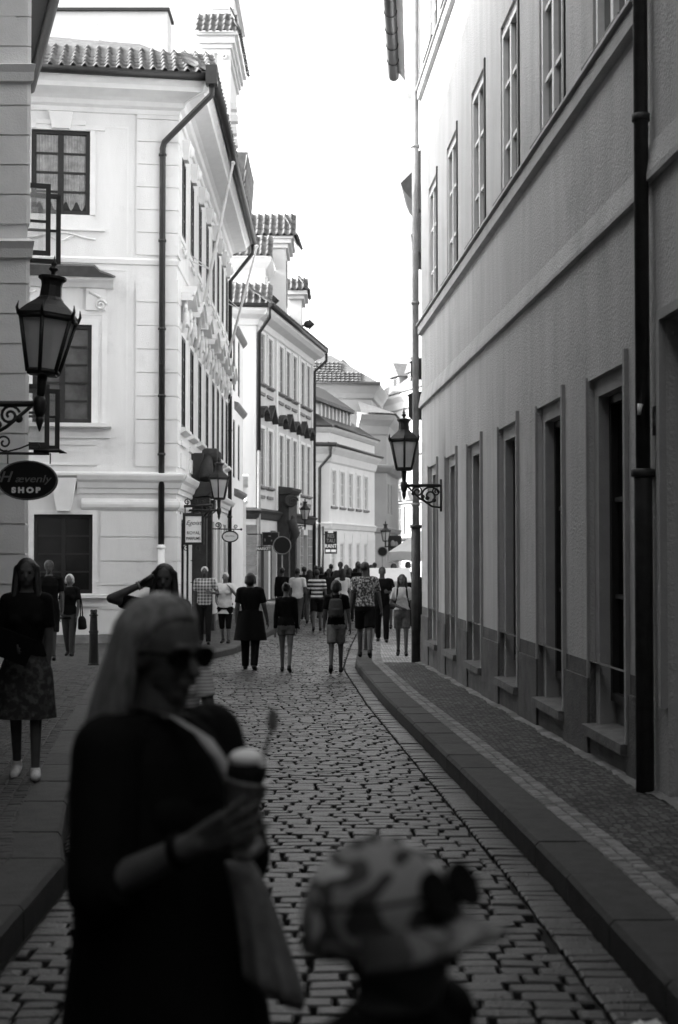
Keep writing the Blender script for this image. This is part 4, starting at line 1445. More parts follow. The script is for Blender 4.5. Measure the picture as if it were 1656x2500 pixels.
# facade closing the view
F5 = Wl((3.1, 115.2), (9.9, 95.8))
b7 = thing('pediment_house', 'bright house closing the view, pointed pediments over its tall shuttered windows', 'house', (3.35, 115, -.45))
ops = []
for j in range(9):
    u = .0 + 2.1 * j + .2
    ops += [(u, u + .75, 3.4, 5.35, .12), (u + .05, u + .7, 7.1, 8.05, .12), (u, u + .75, 10.2, 12.2, .12)]
mb = MB()
facade(mb, F5, 0, F5.L, -.6, 14, ops)
mb.build('wall', M['far'], b7)
for o_ in ops:
    wo = window(b7, F5, o_[0], o_[1], o_[2], o_[3], .1, 2, 2, 'wood_w', 'glass_b', .07, .09)
    if 3 < o_[2] < 4:
        s = MB()
        k = (o_[0] + o_[1]) / 2
        s.loft([[F5.P(k - .85, d, 5.85), F5.P(k + .85, d, 5.85), F5.P(k + .3, d, 6.6), F5.P(k - .3, d, 6.6)] for d in (0, .3)], True, False)
        s.build('pediment', M['stone_m'], wo)
        s = MB()
        s.wbox(F5, o_[1] + .25, o_[1] + .85, 0, .1, 3.3, 5.4)
        s.build('shutter', M['stone_m'], wo)
mb = MB()
mb.prof(F5, 0, F5.L, [(0, 2.75), (.2, 2.8), (.25, 2.95), (0, 3.0)])
mb.build('string_course', M['stone'], b7)
mb = MB()
for c7 in ([(0, 5.6), (.2, 5.65), (.25, 5.75), (0, 5.8)], [(0, 6.75), (.1, 6.8), (.15, 6.95), (0, 7)], [(0, 9.2), (.2, 9.3), (.3, 9.5), (0, 9.6)], [(0, 12.9), (.15, 13), (.25, 13.5), (.5, 13.9), (.55, 14.1), (0, 14.2)]):
    mb.prof(F5, 0, F5.L, c7)
mb.build('cornice', M['far'], b7)
mb = MB()
mb.add([F5.P(-.3, .5, 14.2), F5.P(F5.L, .5, 14.2), F5.P(F5.L, -4.5, 18.6), F5.P(1.5, -4.5, 18.6), F5.P(-.3, -9, 14.2), F5.P(F5.L, -9, 14.2)], [(0, 1, 2, 3), (4, 0, 3), (5, 4, 3, 2)])
mb.build('roof', M['tile_far'], b7)
for u in (1.6, 5.2, 8.8):
    d_ = MB()
    d_.wbox(F5, u, u + 1.7, -3.0, -.6, 14.3, 15.9)
    do = d_.build('dormer', M['far'], b7)
    d_ = MB()
    k = u + .85
    d_.loft([[F5.P(k - 1.15, d, 15.85), F5.P(k + 1.15, d, 15.85), F5.P(k, d, 17)] for d in (-.4, -3.8)], True, False)
    d_.build('dormer_roof', M['tile_far'], do)
    d_ = MB()
    d_.wbox(F5, u + .5, u + 1.2, -.62, -.57, 14.6, 15.7)
    d_.build('pane', M['glass'], do)
for u, zt in ((3.0, 19.6), (7.5, 20)):
    d_ = MB()
    d_.wbox(F5, u, u + .9, -4.6, -3.9, 16.5, zt)
    d_.build('chimney', M['far'], b7)
shell(b7, [F5.P(F5.L, 0, 0)[:2], (20, 100), (14, 122), F5.P(0, 0, 0)[:2]], -.6, 14, M['far'], skip=(3,))

# ------------------------------------------------------------------ right side beyond the corner: eaves and cornices showing past the downpipe
RB = Wl((2.05, 34.2), (1.62, 26.5))
b8 = thing('eaves_house', 'house past the right corner of which only the deep eave and gutter show', 'house', (1.7, 27, -.4))
mb = MB()
facade(mb, RB, 0, RB.L, -.6, 13.2, [(u, u + 1.0, z, z + 2, .15) for u in (1, 3, 5) for z in (1, 5, 9)])
mb.build('wall', M['l_old'], b8)
for u in (1, 3, 5):
    for z in (1, 5, 9):
        window(b8, RB, u, u + 1, z, z + 2, .15, 2, 3, 'wood', 'glass')
mb = MB()
mb.prof(RB, 0, RB.L, [(0, 12.75), (.4, 12.75), (.45, 13.2), (.6, 13.4), (0, 13.5)])
mb.build('cornice', M['l_trim'], b8)
mb = MB()
mb.tube([RB.P(-.1, .72, 13.35), RB.P(RB.L, .72, 13.35)], .13, 10)
for q in range(1, 8):
    a = RB.P(q, .72, 13.35)
    mb.tube([a, RB.P(q + .04, .72, 13.35)], .145, 10)
mb.build('gutter', M['metal'], b8)
shell(b8, [RB.P(RB.L, 0, 0)[:2], (10, 26.5), (10, 34.2), (2.05, 34.2)], -.6, 13.4, M['l_old'], skip=(3,))
b9 = thing('cornice_house', 'house farther along the right side of which only stepped cornices show past the pipe', 'house', (2.6, 46, -.4))
RC = Wl((3.8, 56), (2.62, 45))
mb = MB()
facade(mb, RC, 0, RC.L, -.6, 14)
mb.build('wall', M['off'], b9)
mb = MB()
mb.prof(RC, RC.L - 3, RC.L, [(0, 12.7), (.2, 12.75), (.3, 13.0), (.55, 13.3), (.66, 13.55), (.3, 13.9), (.2, 14.5), (0, 14.6)])
mb.prof(RC, RC.L - 3, RC.L, [(0, 11.3), (.3, 11.4), (.33, 11.9), (.25, 11.95), (.28, 12.5), (0, 12.6)])
mb.build('cornice', M['stone'], b9)
shell(b9, [RC.P(RC.L, 0, 0)[:2], (10, 45), (10, 56), (3.8, 56)], -.6, 14, M['off'], skip=(3,))
for i, (x0, x1, y, z0, z1, lab) in enumerate(((2.02, 2.5, 41.0, 5.6, 6.4, 'dark box sign high past the right corner pipe'), (2.14, 2.5, 42.0, 6.9, 7.5, 'small dark box on the wall above the box sign past the right corner pipe'))):
    mb = MB()
    mb.hexa([(x0 + .1, y, z0), (x1, y, z0), (x1, y + .25, z0), (x0 + .1, y + .25, z0), (x0, y, z0 + .1), (x1, y, z0 + .1), (x1, y + .25, z0 + .1), (x0, y + .25, z0 + .1)])
    mb.box(x0, x1, y, y + .25, z0 + .1, z1 - .1)
    mb.hexa([(x0 - .04, y - .03, z1 - .1), (x1, y - .03, z1 - .1), (x1, y + .28, z1 - .1), (x0 - .04, y + .28, z1 - .1), (x0 + .15, y, z1), (x1, y, z1), (x1, y + .25, z1), (x0 + .15, y + .25, z1)])
    tag(mb.build('box_sign', M['iron']), lab, 'sign')

# ------------------------------------------------------------------ street lamps
def lantern(cx, cy, zb, wall, label, tilt=0.0, s=1.0, arm=True, group='iron gas lanterns on wall brackets'):
    """hexagonal lantern; (cx, cy, zb) = underside of the cage; wall = point on the wall the bracket grows from"""
    L = thing('street_lantern', label, 'street lamp', (cx, cy, zb), group)
    T = Matrix.Rotation(R(tilt), 3, 'Y')
    c = (cx, cy, zb)
    h6_ = math.pi / 6
    def lt(mb, pr, n=6, sm=False):
        mb.lathe([(r * s, z * s) for r, z in pr], c, n, sm, -math.pi / 2, T)
    f = MB()
    def at6(r, z, k):
        a = -math.pi / 2 + k * math.pi / 3
        return Vector(c) + T @ Vector((math.cos(a) * r * s, math.sin(a) * r * s, z * s))
    for k in range(6):
        f.tube([at6(.145, .0, k), at6(.262, .5, k)], .02 * s, 6)
        f.tube([at6(.145, .015, k), at6(.145, .015, k + 1)], .022 * s, 6)
        f.tube([at6(.262, .5, k), at6(.262, .5, k + 1)], .026 * s, 6)
        f.tube([at6(.275, .5, k), at6(.3, .56, k), at6(.29, .62, k)], [.02 * s, .014 * s, .004 * s], 5)
    lt(f, [(.02, -.03), (.15, -.02), (.15, .01), (.02, .02)])
    f.build('cage', M['iron'], L)
    r_ = MB()
    lt(r_, [(.285, .49), (.29, .53), (.22, .6), (.14, .66), (.12, .68)])
    lt(r_, [(.12, .675), (.1, .7), (.092, .8), (.1, .84), (.128, .86), (.128, .885), (.06, .9), (.02, .905)], 10)
    lt(r_, [(.02, .9), (.018, .93), (.042, .95), (.042, .965), (.016, .985), (.03, 1.0), (.014, 1.03), (.003, 1.08)], 8, True)
    r_.build('roof', M['iron'], L)
    g = MB()
    for k in range(6):
        a, b, c_, d = at6(.137, .02, k), at6(.137, .02, k + 1), at6(.252, .49, k + 1), at6(.252, .49, k)
        g.add([a, b, c_, d], [(0, 1, 2, 3)])
    g.build('glass', M['glass_l'], L)
    b = MB()
    b.tube([at6(0, .1, 0), at6(0, .2, 0), at6(0, .3, 0)], [.05 * s, .06 * s, .03 * s], 8)
    b.tube([at6(.03, .34, 0), at6(.03, .49, 0)], .02 * s, 6)
    b.build('burner', M['grey_metal'], L)
    st = MB()
    bt = Vector(c) + T @ Vector((0, 0, -.28 * s))
    st.tube([Vector(c), Vector(c) + T @ Vector((0, 0, -.1 * s)), bt], [.05 * s, .042 * s, .032 * s], 8)
    st.lathe([(.03, -.12), (.05, -.06), (.06, 0), (.05, .05), (.03, .07)], bt, 8)
    st.lathe([(.004, -.24), (.02, -.2), (.035, -.15), (.03, -.1)], bt, 8)
    st.build('stem', M['iron'], L)
    if arm:
        wv = Vector(wall)
        ar = MB()
        hp_ = Vector((wv.x - bt.x, wv.y - bt.y, 0))
        ln = hp_.length
        ax = hp_.normalized()
        up = Vector((0, 0, 1))
        b0 = Vector((bt.x, bt.y, bt.z))
        e_ = b0 + ax * ln
        ar.tube([b0, e_], .028 * s, 8)
        ar.tube([e_ + up * .1, e_ - up * .42], .03, 6)
        ar.tube(scroll(b0 + ax * ln * .68 - up * .17, ax, up, .16, 1.7, .3), .016, 6)
        ar.tube(scroll(b0 + ax * ln * .36 - up * .1, ax, up, .09, 1.6, math.pi - .3, rev=True), .013, 6)
        ar.tube([b0 + ax * ln * .1 - up * .02, b0 + ax * ln * .4 - up * .2, b0 + ax * ln * .75 - up * .34, e_ - up * .36], .016, 6)
        ar.tube(scroll(b0 + ax * ln * .86 - up * .1, ax, up, .07, 1.4, 2), .012, 6)
        for t in (.25, .5, .62, .8):
            ar.ball(b0 + ax * ln * t - up * (.08 + .2 * t), (.035, .02, .035), 6, 5)
        ar.build('bracket', M['iron'], L)
    return L


wp = RW.P(2.9, 0, 0)
lantern(1.05, 22.95, 3.06, (wp[0], 22.95, 2.8), 'black iron lantern on a scrolled bracket from the grey wall on the right', s=.92)
lantern(-2.56, 12.25, 3.25, (-3.3, 12.25, 3.0), 'largest black iron lantern, leaning a little, on a bracket at the left picture edge', tilt=5.5, s=.95)
wp = SW.P(2.2, 0, 0)
lantern(-2.96, 35.05, 3.06, (wp[0], 35.05, 2.9), 'black lantern in front of the dark portal of the baroque house')
wp = S2.P(7.6, 0, 0)
lantern(wp[0] + .72, wp[1], 3.4, (wp[0], wp[1], 2.9), 'small far lantern on the second corner house beside its black downpipe')
lantern(2.42, 74, 2.4, (3.5, 74, 2.2), 'smallest far lantern near the market umbrella', arm=True)

# ------------------------------------------------------------------ hanging signs
def oval(mb, c, ax, rx, rz, th, n=36, rim=None):
    c, ax, up = Vector(c), Vector(ax), Vector((0, 0, 1))
    nn = ax.cross(up)
    loops = []
    for dd in (-th / 2, th / 2):
        loops.append([c + nn * dd + ax * (rx * math.cos(2 * math.pi * k / n)) + up * (rz * math.sin(2 * math.pi * k / n)) for k in range(n)])
    mb.loft(loops, True, False)


def ring(mb, c, ax, rx, rz, r, n=40):
    c, ax, up = Vector(c), Vector(ax), Vector((0, 0, 1))
    mb.tube([c + ax * (rx * math.cos(2 * math.pi * k / n)) + up * (rz * math.sin(2 * math.pi * k / n)) for k in range(n + 1)], r, 6)


ax = (1, 0, 0)
X = Vector(ax)
U = Vector((0, 0, 1))
sg_ = thing('shop_sign', 'black oval sign reading SHOP under a scrolled arm at the left picture edge', 'sign', (-2.63, 12, 2.31))
c = Vector((-2.63, 12, 2.31))
mb = MB()
oval(mb, c, ax, .255, .168, .03)
mb.build('board', M['signblack'], sg_)
mb = MB()
ring(mb, c - Vector((0, .016, 0)), ax, .247, .16, .004)
mb.build('rim', M['letter_g'], sg_)
FL = Wl((-3, 12), (-2, 12))
text('H', FL, .37 - .19, .018, 2.335, .13, M['letter_g'], sg_, shear=.35, bold=.001)
text('ævenly', FL, .37 + .045, .018, 2.32, .088, M['letter_g'], sg_, shear=.25, sx=1.25)
mb = MB()
mb.tube(scroll((FL.P(.13, .02, 2.34)), ax, U, .028, 1.2, 1.6), .004, 5)
mb.build('flourish', M['letter_g'], sg_)
text('S H O P', FL, .36, .018, 2.225, .062, M['white'], sg_, sx=1.15, bold=.004)
mb = MB()
mb.tube([(-3.3, 12, 2.545), (-2.45, 12, 2.535)], .012, 6)
mb.tube([(-2.58, 12, 2.56), (-2.36, 12, 2.56)], .016, 6)
mb.tube([(-2.36, 12, 2.555), (-2.3, 12, 2.54)], [.02, .002], 6)
mb.tube(scroll((-2.83, 12, 2.63), ax, U, .075, 1.5, -1.2, rev=True), .009, 6)
mb.tube(scroll((-2.98, 12, 2.63), ax, U, .075, 1.5, -1.9), .009, 6)
mb.tube([(-2.8, 12, 2.555), (-2.7, 12, 2.58), (-2.6, 12, 2.62), (-2.55, 12, 2.63), (-2.53, 12, 2.6), (-2.54, 12, 2.56)], .007, 6)
for q in (-2.8, -2.44):
    mb.tube([(q, 12, 2.54), (q, 12, 2.45)], .006, 5)
mb.build('bracket', M['iron'], sg_)

SYp = 33.75
ps = thing('perfume_sign', 'white framed sign reading ROYAL PARFUMS on an ornate iron bracket', 'sign', (-3.45, SYp, 2.26))
PW = Wl((-4, SYp), (-3, SYp))
mb = MB()
mb.wbox(PW, .36, .74, 0, .05, 1.98, 2.6)
mb.build('board', M['white'], ps)
mb = MB()
for a, b, z0, z1 in ((.30, .36, 1.92, 2.66), (.74, .80, 1.92, 2.66), (.36, .74, 2.6, 2.66), (.36, .74, 1.92, 1.98)):
    mb.wbox(PW, a, b, -.01, .07, z0, z1)
mb.build('frame', M['iron'], ps)
text('Egoist', PW, .55, .055, 2.44, .15, M['signblack'], ps, shear=.4, ext=.002)
text('ROYAL', PW, .55, .055, 2.2, .1, M['signblack'], ps, ext=.002, bold=.001)
text('PARFUMS', PW, .55, .055, 2.07, .1, M['signblack'], ps, sx=.8, ext=.002, bold=.001)
mb = MB()
mb.tube([(-3.78, SYp, 1.75), (-3.78, SYp, 2.98)], .025, 6)
mb.tube([(-3.78, SYp, 2.83), (-3.0, SYp, 2.87)], .035, 6)
mb.tube([(-3.7, SYp, 2.66), (-3.2, SYp, 2.66)], .02, 6)
for q in (.35, .55, .75):
    mb.tube([PW.P(q, .02, 2.66), PW.P(q, .02, 2.83)], .014, 5)
mb.tube([(-3.2, SYp, 2.6), (-3.0, SYp, 2.85)], .022, 6)
for q, rv in ((-3.6, False), (-3.42, True), (-3.25, False)):
    mb.tube(scroll((q, SYp, 2.94), ax, U, .08, 1.4, .2 if not rv else 2.9, rev=rv), .013, 5)
    mb.tube([(q, SYp, 2.86), (q, SYp, 3.05)], [.014, .003], 5)
for q in (-3.62, -3.35):
    mb.tube(scroll((q, SYp, 1.84), ax, U, .07, 1.3, 1.5), .012, 5)
for q in (1.9, 2.2, 2.5):
    mb.tube(scroll((-3.74, SYp, q), ax, U, .05, 1.3, 1.5), .009, 5)
mb.build('bracket', M['iron'], ps)

os_ = thing('oval_sign', 'small white oval sign on a thin bracket beyond the perfume sign', 'sign', (-3.06, 40, 2.2))
mb = MB()
oval(mb, (-3.06, 40, 2.2), ax, .215, .145, .04)
mb.build('board', M['white'], os_)
mb = MB()
ring(mb, (-3.06, 39.98, 2.2), ax, .22, .15, .018)
mb.build('rim', M['iron'], os_)
OW = Wl((-4, 40), (-3, 40))
text('KRISTALL', OW, .94, .025, 2.21, .062, M['letter_g'], os_, ext=.002)
mb = MB()
mb.tube([(-3.75, 40, 2.42), (-2.75, 40, 2.4)], .016, 6)
mb.ball((-2.75, 40, 2.4), .035, 6, 5)
mb.tube(scroll((-3.4, 40, 2.52), ax, U, .1, 1.5, -1.5), .014, 5)
mb.tube(scroll((-2.9, 40, 2.48), ax, U, .06, 1.4, -1.5, rev=True), .012, 5)
for q in (-3.16, -2.96):
    mb.tube([(q, 40, 2.41), (q, 40, 2.32)], .012, 5)
mb.build('bracket', M['iron'], os_)

ms = thing('market_sign', 'black box sign with a pale outline over the word MARKET', 'sign', (-2.75, 56, 2.35))
MW = Wl((-4, 56), (-3, 56))
x0, x1 = 4 - 3.03, 4 - 2.36
mb = MB()
mb.wbox(MW, x0, x1, 0, .12, 2.05, 2.58)
mb.wbox(MW, x0 - .18, x0 + .35, 0, .08, 1.85, 2.02)
mb.build('board', M['signblack'], ms)
mb = MB()
for a, b, z0, z1 in ((x0, x1, 2.56, 2.585), (x0, x1, 2.045, 2.07), (x0, x0 + .025, 2.07, 2.56), (x1 - .025, x1, 2.07, 2.56)):
    mb.wbox(MW, a, b, .12, .14, z0, z1)
mb.build('rim', M['stone_m'], ms)
mb = MB()
mb.ball(MW.P(x0 + .12, .13, 2.27), (.03, .015, .07), 6, 5)
mb.ball(MW.P(x0 + .3, .13, 2.42), (.06, .015, .025), 6, 5)
mb.ball(MW.P(x0 + .38, .13, 2.24), (.025, .015, .04), 6, 5)
mb.build('emblem', M['stone_m'], ms)
text('MARKET', MW, x0 + .07, .09, 1.93, .15, M['white'], ms, ext=.003, bold=.004)
mb = MB()
mb.tube([(-3.6, 56.05, 2.5), (-3.0, 56.05, 2.5)], .02, 5)
mb.build('bracket', M['iron'], ms)

rs = thing('restaurant_sign', 'tall black sign with RESTAURANT stacked in three lines', 'sign', (-.45, 78, 2.5))
QW = Wl((-1, 78), (0, 78))
mb = MB()
mb.wbox(QW, .21, .89, 0, .12, 1.75, 2.98)
mb.build('board', M['signblack'], rs)
for i, (t_, z_) in enumerate((('RES', 2.72), ('TAU', 2.45), ('RANT', 2.16))):
    text(t_, QW, .55, .125, z_, .29, M['stone_m'] if i < 2 else M['white'], rs, ext=.004, sx=.85, bold=.003)
mb = MB()
mb.wbox(QW, .27, .52, .12, .13, 1.84, 1.98)
mb.wbox(QW, .57, .83, .12, .13, 1.84, 1.98)
mb.wbox(QW, .4, .68, .12, .13, 2.9, 2.97)
mb.build('panel', M['white'], rs)
mb = MB()
mb.tube([(-.9, 78.05, -.45), (-.9, 78.05, 3.25)], .07, 8)
mb.tube([(-.9, 78.05, 2.8), (-.75, 78.05, 2.8)], .03, 6)
mb.build('post', M['iron'], rs)

for (x, y, z, r, lab) in ((-2.22, 55.5, 2.05, .34, 'round dark road sign with pale rim on a thin post beside the market sign'), (2.2, 72, 1.85, .24, 'small round dark road sign near the far lantern')):
    s = thing('road_sign', lab, 'road sign', (x, y, gz(y)))
    mb = MB()
    oval(mb, (x, y, z), ax, r, r, .02, 24)
    mb.build('disc', M['signblack'], s)
    mb = MB()
    ring(mb, (x, y - .012, z), ax, r, r, .022)
    mb.build('rim', M['stone_m'], s)
    mb = MB()
    mb.tube([(x, y + .04, gz(y)), (x, y + .04, z + r)], .03, 6)
    mb.build('post', M['grey_metal'], s)
mb = MB()
mb.box(3.1, 3.95, 89.9, 90, 1.9, 2.9)
ps2 = mb.build('poster', M['signblack'])
tag(ps2, 'dark framed picture on the far wall above the umbrella edge', 'poster')
mb = MB()
mb.ball((3.4, 89.9, 2.4), (.14, .03, .22), 8, 6)
mb.ball((3.62, 89.9, 2.35), (.12, .03, .2), 8, 6)
mb.build('portrait', M['stone_m'], ps2)

# ------------------------------------------------------------------ bollard, umbrella, stand, small litter
def bollard(x, y, label):
    b = thing('bollard', label, 'bollard', (x, y, gz(y) + .12), 'cast iron bollards')
    mb = MB()
    mb.lathe([(.105, -.02), (.105, .02), (.092, .03), (.082, .3), (.075, .56), (.085, .565), (.085, .6), (.072, .605), (.062, .86), (.078, .865), (.078, .885), (.06, .89), (.058, .93), (.04, .965), (.01, .975)], (x, y, gz(y) + .12), 12, False)
    mb.build('post', M['iron'], b)
    mb = MB()
    for k in range(6):
        mb.ball((x + .045 * math.cos(k * math.pi / 3), y + .045 * math.sin(k * math.pi / 3), gz(y) + 1.07), (.018, .018, .03), 6, 5)
    mb.build('cap', M['iron'], b)


bollard(-4.33, 25.15, 'black cast iron bollard on the left pavement before the white house')
bollard(.62, 30.2, 'black bollard on the right pavement behind the tall man')

um = thing('market_umbrella', 'white market umbrella half hidden behind the right corner pipe', 'umbrella', (3.4, 46, -.33))
mb = MB()
n = 8
rim_ = [(3.4 + 1.85 * math.cos(2 * math.pi * k / n + .2), 46 + 1.85 * math.sin(2 * math.pi * k / n + .2), 1.78) for k in range(n)]
top = (3.4, 46, 2.95)
for k in range(n):
    a, b = Vector(rim_[k]), Vector(rim_[(k + 1) % n])
    t = Vector(top)
    m1 = (a + b) / 2 + Vector((0, 0, .02))
    mb.add([a, m1, b, t, a - Vector((0, 0, .32)), m1 - Vector((0, 0, .26)), b - Vector((0, 0, .32))], [(0, 1, 3), (1, 2, 3), (0, 4, 5, 1), (1, 5, 6, 2)])
mb.build('canopy', M['canvas'], um)
mb = MB()
mb.tube([(3.4, 46, -.3), (3.4, 46, 3.05)], .04, 8)
for k in range(n):
    mb.tube([(3.4, 46, 2.2), Vector(rim_[k]).lerp(Vector(top), .5) - Vector((0, 0, .03))], .015, 5)
mb.lathe([(.35, -.35), (.35, -.25), (.06, -.22)], (3.4, 46, 0), 12)
mb.build('pole', M['iron'], um)

stn = thing('street_stand', 'dark street stand with a white sloping board at the far crowd', 'stall', (1.35, 37, -.33))
mb = MB()
for (a, b) in ((.95, 36.6), (1.75, 36.6), (.95, 37.2), (1.75, 37.2)):
    mb.box(a - .03, a + .03, b - .03, b + .03, -.34, .85)
mb.box(.9, 1.8, 36.5, 37.25, .35, .82)
mb.build('counter', M['iron'], stn)
mb = MB()
mb.hexa([(.8, 36.4, .98), (1.85, 36.4, .98), (1.85, 37.25, 1.3), (.8, 37.25, 1.3), (.8, 36.4, 1.02), (1.85, 36.4, 1.02), (1.85, 37.25, 1.34), (.8, 37.25, 1.34)])
mb.build('board', M['canvas'], stn)
mb = MB()
for i in range(4):
    mb.box(.98 + i * .2, 1.12 + i * .2, 36.45, 36.52, .6, .78)
mb.build('display_card', M['stone_m'], stn)

mb = MB()
for i in range(7):
    a = random.uniform(0, 6)
    x, y = 1.14 + random.uniform(-.03, .03), 5.3 + random.uniform(-.03, .03)
    mb.add([(x, y, gz(5) + .005), (x + .05 * math.cos(a), y + .05 * math.sin(a), gz(5) + .03), (x + .07 * math.cos(a + .5), y + .04 * math.sin(a + .5), gz(5) + .015), (x + .02, y + .01, gz(5) + .035)], [(0, 1, 2), (0, 2, 3)])
tag(mb.build('paper_scrap', M['canvas']), 'crumpled pale paper scrap in the gutter by the right kerb', 'litter')

# ------------------------------------------------------------------ people
SK = pad('skin', .075, .6, .1, 20, .1)
SKL = pad('pale skin', .11, .6, .1, 20, .1)
CL = dict(
    black=pad('black cloth', .005), dark=pad('dark cloth', .013), char=pad('charcoal cloth', .05), mid=pad('mid grey cloth', .13, var=.35),
    light=pad('light cloth', .36), white=pad('white cotton', .55, var=.1), denim=pad('denim', .07, var=.4), khaki=pad('pale cotton', .13, var=.35, scale=20),
    hair_d=mat('dark hair', .008, .45, .4, 30, .4, 90, .4), hair_g=mat('grey hair', .4, .6, .3, 30, .4, 90), hair_b=mat('blonde hair', .21, .36, .6, 70, .6, 160, .5, streak=True),
    shoe=pad('dark shoe leather', .015, .5), shoe_w=pad('white canvas shoe', .6, var=.25))


def striped(name, a, b, sc_, axis='Z', plaid=False):
    m = bpy.data.materials.new(name)
    m.use_nodes = True
    t = m.node_tree
    N, Lk = t.nodes, t.links
    p = N["Principled BSDF"]
    p.inputs['Roughness'].default_value = .9
    co = N.new("ShaderNodeTexCoord")
    sx = N.new("ShaderNodeSeparateXYZ")
    Lk.new(co.outputs['Object'], sx.inputs[0])
    outs = []
    for ax_ in (('X', 'Z') if plaid else (axis,)):
        mu = N.new("ShaderNodeMath"); mu.operation = 'MULTIPLY'; mu.inputs[1].default_value = sc_
        Lk.new(sx.outputs[ax_], mu.inputs[0])
        fr = N.new("ShaderNodeMath"); fr.operation = 'FRACT'
        Lk.new(mu.outputs[0], fr.inputs[0])
        gt = N.new("ShaderNodeMath"); gt.operation = 'GREATER_THAN'; gt.inputs[1].default_value = .55
        Lk.new(fr.outputs[0], gt.inputs[0])
        outs.append(gt.outputs[0])
    v = outs[0]
    if plaid:
        ad = N.new("ShaderNodeMath"); ad.operation = 'ADD'
        Lk.new(outs[0], ad.inputs[0]); Lk.new(outs[1], ad.inputs[1])
        hf = N.new("ShaderNodeMath"); hf.operation = 'MULTIPLY'; hf.inputs[1].default_value = .5
        Lk.new(ad.outputs[0], hf.inputs[0])
        v = hf.outputs[0]
    mr = N.new("ShaderNodeMapRange")
    mr.inputs['To Min'].default_value = a
    mr.inputs['To Max'].default_value = b
    Lk.new(v, mr.inputs['Value'])
    Lk.new(mr.outputs[0], p.inputs['Base Color'])
    return m


def blotchy(name, vals, scale, dist=.0):
    m = bpy.data.materials.new(name)
    m.use_nodes = True
    t = m.node_tree
    N, Lk = t.nodes, t.links
    p = N["Principled BSDF"]
    p.inputs['Roughness'].default_value = .85
    co = N.new("ShaderNodeTexCoord")
    n = N.new("ShaderNodeTexNoise")
    n.inputs['Scale'].default_value = scale
    n.inputs['Detail'].default_value = 2
    n.inputs['Distortion'].default_value = dist
    Lk.new(co.outputs['Object'], n.inputs['Vector'])
    cr = N.new("ShaderNodeValToRGB")
    cr.color_ramp.interpolation = 'CONSTANT'
    els = cr.color_ramp.elements
    while len(els) < len(vals):
        els.new(.5)
    for e_, (q, v) in zip(els, vals):
        e_.position = q
        e_.color = (v, v, v, 1)
    Lk.new(n.outputs['Fac'], cr.inputs[0])
    Lk.new(cr.outputs[0], p.inputs['Base Color'])
    return m


CL['stripe'] = striped('wide striped jersey', .02, .6, 9)
CL['fine'] = striped('finely striped tee', .35, .6, 55)
CL['plaid'] = striped('checked shirt', .06, .42, 14, plaid=True)
CL['leg'] = striped('striped trousers', .008, .07, 45, 'X')
CL['floral'] = blotchy('patterned shirt', [(0, .02), (.47, .12), (.56, .35)], 26)
CL['camo'] = blotchy('camouflage cotton', [(0, .02), (.42, .2), (.5, .04), (.56, .42)], 8, .4)
CL['camo2'] = blotchy('faded camouflage cotton', [(0, .05), (.42, .16), (.5, .07), (.56, .24)], 10, .5)
CL['skirtp'] = blotchy('patterned skirt', [(0, .012), (.5, .03), (.6, .06)], 18)


def caps(p0, p1, r0, r1, n=12, flat=False):
    """closed tapered capsule (or flat-ended tube) as (verts, faces)"""
    p0, p1 = Vector(p0), Vector(p1)
    t = (p1 - p0).normalized()
    a = t.orthogonal().normalized()
    b = t.cross(a)
    rows = []
    if flat:
        rows = [(p0, r0), (p0.lerp(p1, .5), (r0 + r1) / 2), (p1, r1)]
    else:
        for k in range(4):
            q = math.pi / 2 * (1 - k / 4.0 * 1.0)
            if k == 0:
                q = math.pi / 2 * .96
            rows.append((p0 - t * r0 * math.sin(q), r0 * math.cos(q)))
        rows += [(p0, r0), (p0.lerp(p1, .5), (r0 + r1) / 2), (p1, r1)]
        for k in range(1, 5):
            q = math.pi / 2 * (k / 4.0 if k < 4 else .96)
            rows.append((p1 + t * r1 * math.sin(q), r1 * math.cos(q)))
    vs = []
    for c, r in rows:
        vs += [c + (a * math.cos(2 * math.pi * k / n) + b * math.sin(2 * math.pi * k / n)) * r for k in range(n)]
    fs = []
    for j in range(len(rows) - 1):
        for k in range(n):
            l = (k + 1) % n
            fs.append((j * n + k, j * n + l, (j + 1) * n + l, (j + 1) * n + k))
    fs += [tuple(range(n - 1, -1, -1)), tuple((len(rows) - 1) * n + k for k in range(n))]
    return vs, fs


def sect(rows, n=18):
    """horizontal elliptical sections [(cx, cy, z, rx, ry)] lofted, closed"""
    vs, fs = [], []
    for (cx, cy, z, rx, ry) in rows:
        vs += [Vector((cx + rx * math.cos(2 * math.pi * k / n), cy + ry * math.sin(2 * math.pi * k / n), z)) for k in range(n)]
    for j in range(len(rows) - 1):
        for k in range(n):
            l = (k + 1) % n
            fs.append((j * n + k, j * n + l, (j + 1) * n + l, (j + 1) * n + k))
    fs += [tuple(range(n - 1, -1, -1)), tuple((len(rows) - 1) * n + k for k in range(n))]
    return vs, fs


def ell(c, rx, ry, rz, n=14, m=9, rot=None):
    vs, fs = [], []
    for j in range(m + 1):
        t = math.pi * (j / m - .5) * .97
        for k in range(n):
            q = Vector((rx * math.cos(t) * math.cos(2 * math.pi * k / n), ry * math.cos(t) * math.sin(2 * math.pi * k / n), rz * math.sin(t)))
            if rot:
                q = rot @ q
            vs.append(Vector(c) + q)
    for j in range(m):
        for k in range(n):
            l = (k + 1) % n
            fs.append((j * n + k, j * n + l, (j + 1) * n + l, (j + 1) * n + k))
    fs += [tuple(range(n - 1, -1, -1)), tuple(m * n + k for k in range(n))]
    return vs, fs


